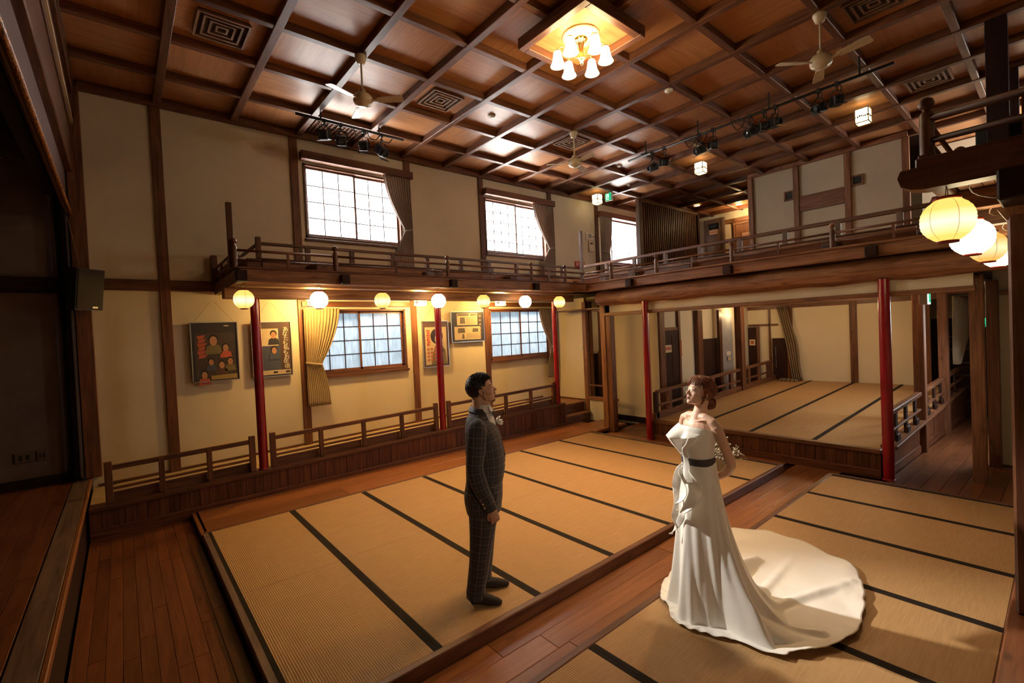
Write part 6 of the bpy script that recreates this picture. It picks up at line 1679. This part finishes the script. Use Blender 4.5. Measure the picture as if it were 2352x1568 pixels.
def ridge(x, y, x0, y0, x1, y1, w_, h_):
    dx_, dy_ = x1 - x0, y1 - y0; L2 = dx_ * dx_ + dy_ * dy_; t = max(0, min(1, ((x - x0) * dx_ + (y - y0) * dy_) / L2)); d = math.hypot(x - x0 - t * dx_, y - y0 - t * dy_)
    return h_ * math.exp(-(d / w_) ** 2) * (1 - .5 * t)
for j in range(NS + 1):
    s = j / NS
    for i in range(NA):
        a = 2 * PI * i / NA; Rm = hemR(a)
        al = a - phT; r0_ = 1 / math.sqrt((math.cos(al) / .118) ** 2 + (math.sin(al) / .094) ** 2)
        wv = min(1, max(0, (Rm - .36) / .45)); wv = wv * wv * (3 - 2 * wv)
        # front drop
        sf = min(1, s / .84); rf_ = r0_ + (Rm * .80 - r0_) * (.70 * sf ** .8 + .30 * sf ** 2.2) + Rm * .20 * max(0, (s - .84) / .16); zf_ = .112 + (ZW - .112) * (1 - sf) ** 1.08
        # train drop
        s1 = .52
        if s < s1:
            t = s / s1; rt = .40 + .10 * wv; rb = r0_ + (rt - r0_) * (.35 * t + .65 * t ** 2.4); zb_ = .115 + (ZW - .115) * (1 - t) ** (1.05 + .35 * t)
        else:
            t = (s - s1) / (1 - s1); rt = .40 + .10 * wv; rb = rt + (Rm - rt) * (t ** .95); zb_ = .115
        r_ = rf_ * (1 - wv) + rb * wv; z = zf_ * (1 - wv) + zb_ * wv
        drop = min(1, max(0, (ZW - z) / (ZW - .1)))
        # hanging folds
        kk = min(1, max(0, (wv - .3) / .4)); kk = kk * kk * (3 - 2 * kk); A_ = .16 * drop ** .9 * (1 - max(0, (s - .84) / .16) * .75 * (1 - kk))
        nz_ = noise.noise(Vector((math.cos(a) * 1.7, math.sin(a) * 1.7, z * .6)))
        fold = math.sin(a * 5 + 3.2 * nz_ + 1.1) * .75 + math.sin(a * 9 + 4 * nz_ + .4) * .40 + .16 * math.sin(a * 17 + z * 5 + 5 * nz_)
        cren = abs(math.sin(a * 2.5 + nz_ * 3 + .6)) ** 4
        fall = 1 - kk * (0 if s < s1 else min(1, 2.2 * (s - s1) / (1 - s1)))
        r_ *= 1 + A_ * (fold * .7 + .6 * (cren - .4)) * fall
        x, y = cx0 + r_ * math.cos(a), cy0 + r_ * math.sin(a)
        if True:
            g_ = max(0, (s - .35) / .65) * (kk + (1 - kk) * .35 * min(1, max(0, (s - .80) / .1)))
            z += g_ * (.016 * (1 + noise.noise(Vector((x * 4.2, y * 4.2, 1.0)))) + .010 * abs(noise.noise(Vector((x * 11, y * 7, 3.0)))))
            z += kk * ridge(x, y, .25, .30, .62, .55, .050, .11) + kk * ridge(x, y, .35, -.10, 1.15, .18, .035, .035) + ridge(x, y, .20, -.25, .55, -.38, .03, .045) + kk * ridge(x, y, .45, .12, 1.0, .62, .03, .02)
        z += .010 * (.5 + .5 * math.sin(a * 26 + 2 * nz_)) * max(0, (s - .9) / .1)
        vs.append((x, y, max(z, .106)))
for j in range(NS):
    for i in range(NA):
        i2 = (i + 1) % NA; fs.append((j * NA + i, (j + 1) * NA + i, (j + 1) * NA + i2, j * NA + i2))
mb = MB(); mb.v = vs; mb.f = fs
sk = mb.xf(BMx).build('gown_skirt', SAT, bp_, True); s_ = sk.modifiers.new('s', 'SOLIDIFY'); s_.thickness = .003; s_.offset = 1
MB().tube([tuple(BMx @ Vector(v)) for v in vs[-NA:]] + [tuple(BMx @ Vector(vs[-NA]))], .003, 5, False).build('hem_edge', SAT, sk, True)
# sash
SASH = plain('sash_charcoal', (.055, .045, .058), .55, bump=.3, bscale=500)
build_uv('sash', [loft([T3(0, .006, 1.128) + (.1225, .099), T3(0, .006, 1.155) + (.1235, .100), T3(0, .008, 1.183) + (.1235, .102)], 64, 3, UP, lambda u, t, a: .006 * math.sin(t * 14))], SASH, bp_, BMx, True, .003)
mb = MB(); bk = Vector(T3(0, -.11, 1.155))
for q in (-1, 1): mb.tube([bk, bk + Vector((.02, q * .02, -.06)), bk + Vector((.03, q * .03, -.18))], [.014, .014, .006], 8)
mb.ball(tuple(bk), .022, 10, 8).xf(BMx).build('sash_bow', SASH, bp_, True)
# folded collar wing and cascading ruffles
sheet('bust_fold', [[T3(-.110, .060, 1.400), T3(-.055, .100, 1.398), T3(.01, .112, 1.385), T3(.06, .108, 1.368), T3(.11, .085, 1.352)],
                    [T3(-.105, .130, 1.368), T3(-.055, .150, 1.362), T3(.005, .128, 1.368), T3(.05, .130, 1.352), T3(.10, .105, 1.345)],
                    [T3(-.095, .200, 1.330), T3(-.050, .212, 1.318), T3(-.005, .160, 1.318), T3(.035, .158, 1.322), T3(.08, .120, 1.335)]], SAT, gown, BMx, 6, .003)
sheet('bust_fold', [[T3(-.095, .200, 1.330), T3(-.050, .212, 1.318), T3(-.025, .185, 1.315), T3(-.005, .160, 1.318)],
                    [T3(-.095, .150, 1.265), T3(-.060, .152, 1.255), T3(-.035, .135, 1.258), T3(-.015, .120, 1.265)],
                    [T3(-.085, .085, 1.195), T3(-.065, .100, 1.188), T3(-.045, .105, 1.188), T3(-.03, .105, 1.19)]], SAT, gown, BMx, 6, .003)
sheet('bust_fold', [[T3(.105, .115, 1.340), T3(.085, .140, 1.30), T3(.045, .150, 1.25), T3(.03, .128, 1.19), T3(.045, .125, 1.12), T3(.08, .135, 1.02)],
                    [T3(.075, .165, 1.335), T3(.05, .165, 1.29), T3(.015, .165, 1.25), T3(.0, .140, 1.19), T3(.005, .140, 1.12), T3(.03, .175, 1.02)],
                    [T3(.055, .130, 1.325), T3(.035, .135, 1.28), T3(.0, .132, 1.24), T3(-.012, .120, 1.19), T3(-.015, .128, 1.12), T3(-.02, .15, 1.03)]], SAT, gown, BMx, 6, .003)
def ruffle(name, spine, out, wid, fr, amp, n_=120, rows=9):
    """spine: control points; out: outward directions per control point; edge waves at frequency fr"""
    vs = []; fs = []; uv = []
    for i in range(n_ + 1):
        t = i / n_; p = Vector(cr(spine, t * (len(spine) - 1))); o_ = Vector(cr(out, t * (len(out) - 1))).normalized(); w_ = cr([(w,) for w in wid], t * (len(wid) - 1))[0]
        d = (Vector(cr(spine, min(1, t + .01) * (len(spine) - 1))) - Vector(cr(spine, max(0, t - .01) * (len(spine) - 1)))).normalized(); sd = d.cross(o_).normalized()
        for j in range(rows + 1):
            s = j / rows; q = p + o_ * (w_ * s * (1 + .18 * math.sin(t * fr * 6.28 * .5))) + sd * (amp * s ** 1.2 * math.sin(t * fr * 6.28)) + d * (amp * .5 * s * math.cos(t * fr * 6.28))
            vs.append(tuple(q))
    for i in range(n_):
        for j in range(rows):
            k = i * (rows + 1) + j; fs.append((k, k + 1, k + rows + 2, k + rows + 1)); uv.append([(0, 0)] * 4)
    o = build_uv(name, [(vs, fs, uv)], SAT, sk, BMx, True); s_ = o.modifiers.new('s', 'SOLIDIFY'); s_.thickness = .003; return o
ruffle('ruffle', [T3(-.05, .08, 1.13), T3(-.06, .098, 1.04), T3(-.07, .118, .93), T3(-.06, .145, .80), T3(-.05, .17, .66)], [(-1, -.1, -.1), (-1, .1, .0), (-1, 0, -.1), (-1, -.3, -.2), (-.9, -.4, -.3)], [.02, .055, .055, .045, .01], 2.8, .018)
ruffle('ruffle', [T3(.01, .115, 1.13), T3(.04, .135, 1.03), T3(.05, .155, .96), T3(.02, .18, .86), T3(-.04, .175, .76), T3(-.10, .17, .62)], [(.3, -1, -.1), (.9, -.7, -.2), (.9, -.8, -.4), (.3, -1, -.8), (0, -1, -.6), (-.5, -.8, -.2)], [.02, .060, .080, .070, .04, .005], 2.2, .026)
ruffle('ruffle', [T3(-.03, .12, 1.13), T3(-.02, .145, 1.02), T3(-.01, .165, .93), T3(-.03, .19, .82)], [(-.3, -1, 0), (-.2, -1, -.1), (-.4, -1, -.4), (-.5, -.8, -.5)], [.015, .06, .075, .02], 1.6, .028)

# bouquet of dried white sprigs held behind the back
bq = empty('bouquet', tuple(BMx @ Vector((.12, .14, 1.0))), 'small bouquet of white baby’s breath held behind the bride’s back', 'bouquet')
q_ = random.Random(9); stm = MB(); fl_ = MB()
o0 = Vector((.10, .17, 1.02))
for k in range(110):
    d = Vector((.95 + q_.uniform(-.9, .5), .25 + q_.uniform(-.5, .5), .75 + q_.uniform(-.6, .35))).normalized(); L_ = q_.uniform(.14, .30)
    p1 = o0 + d * L_ * .6; p2 = o0 + d * L_ + Vector((0, 0, q_.uniform(-.01, .02)))
    stm.tube([o0, p1, p2], .0012, 4)
    for m2 in range(6):
        t = q_.uniform(.5, 1.0); p = o0 + d * L_ * t; e2 = p + Vector((q_.uniform(-1, 1), q_.uniform(-1, 1), q_.uniform(-.5, 1))).normalized() * q_.uniform(.012, .03)
        stm.tube([p, e2], .0008, 3); fl_.ball(tuple(e2), q_.uniform(.0032, .0062), 6, 4)
stm.xf(BMx).build('stems', plain('dry_stem', (.20, .14, .06), .7), bq)
o = fl_.xf(BMx).build('florets', plain('floret_white', (.80, .72, .58), .7), bq, True); o['kind'] = 'stuff'
wp = MB(); n_ = 24; vv = []; ff = []
for i in range(n_):
    a = 2 * PI * i / n_; rr_ = .085 + .018 * math.sin(a * 5)
    vv.append((.10 + .02 * math.cos(a), .15 + .02 * math.sin(a), .98)); vv.append((.155 + rr_ * math.cos(a), .18 + rr_ * math.sin(a), 1.10 + .02 * math.sin(a * 3) - .05 * math.cos(a)))
for i in range(n_): i2 = (i + 1) % n_; ff.append((2 * i, 2 * i2, 2 * i2 + 1, 2 * i + 1))
wp.add(vv, ff).xf(BMx).build('paper_wrap', cloth_m('wrap_paper', (.62, .50, .34)), bq, True)
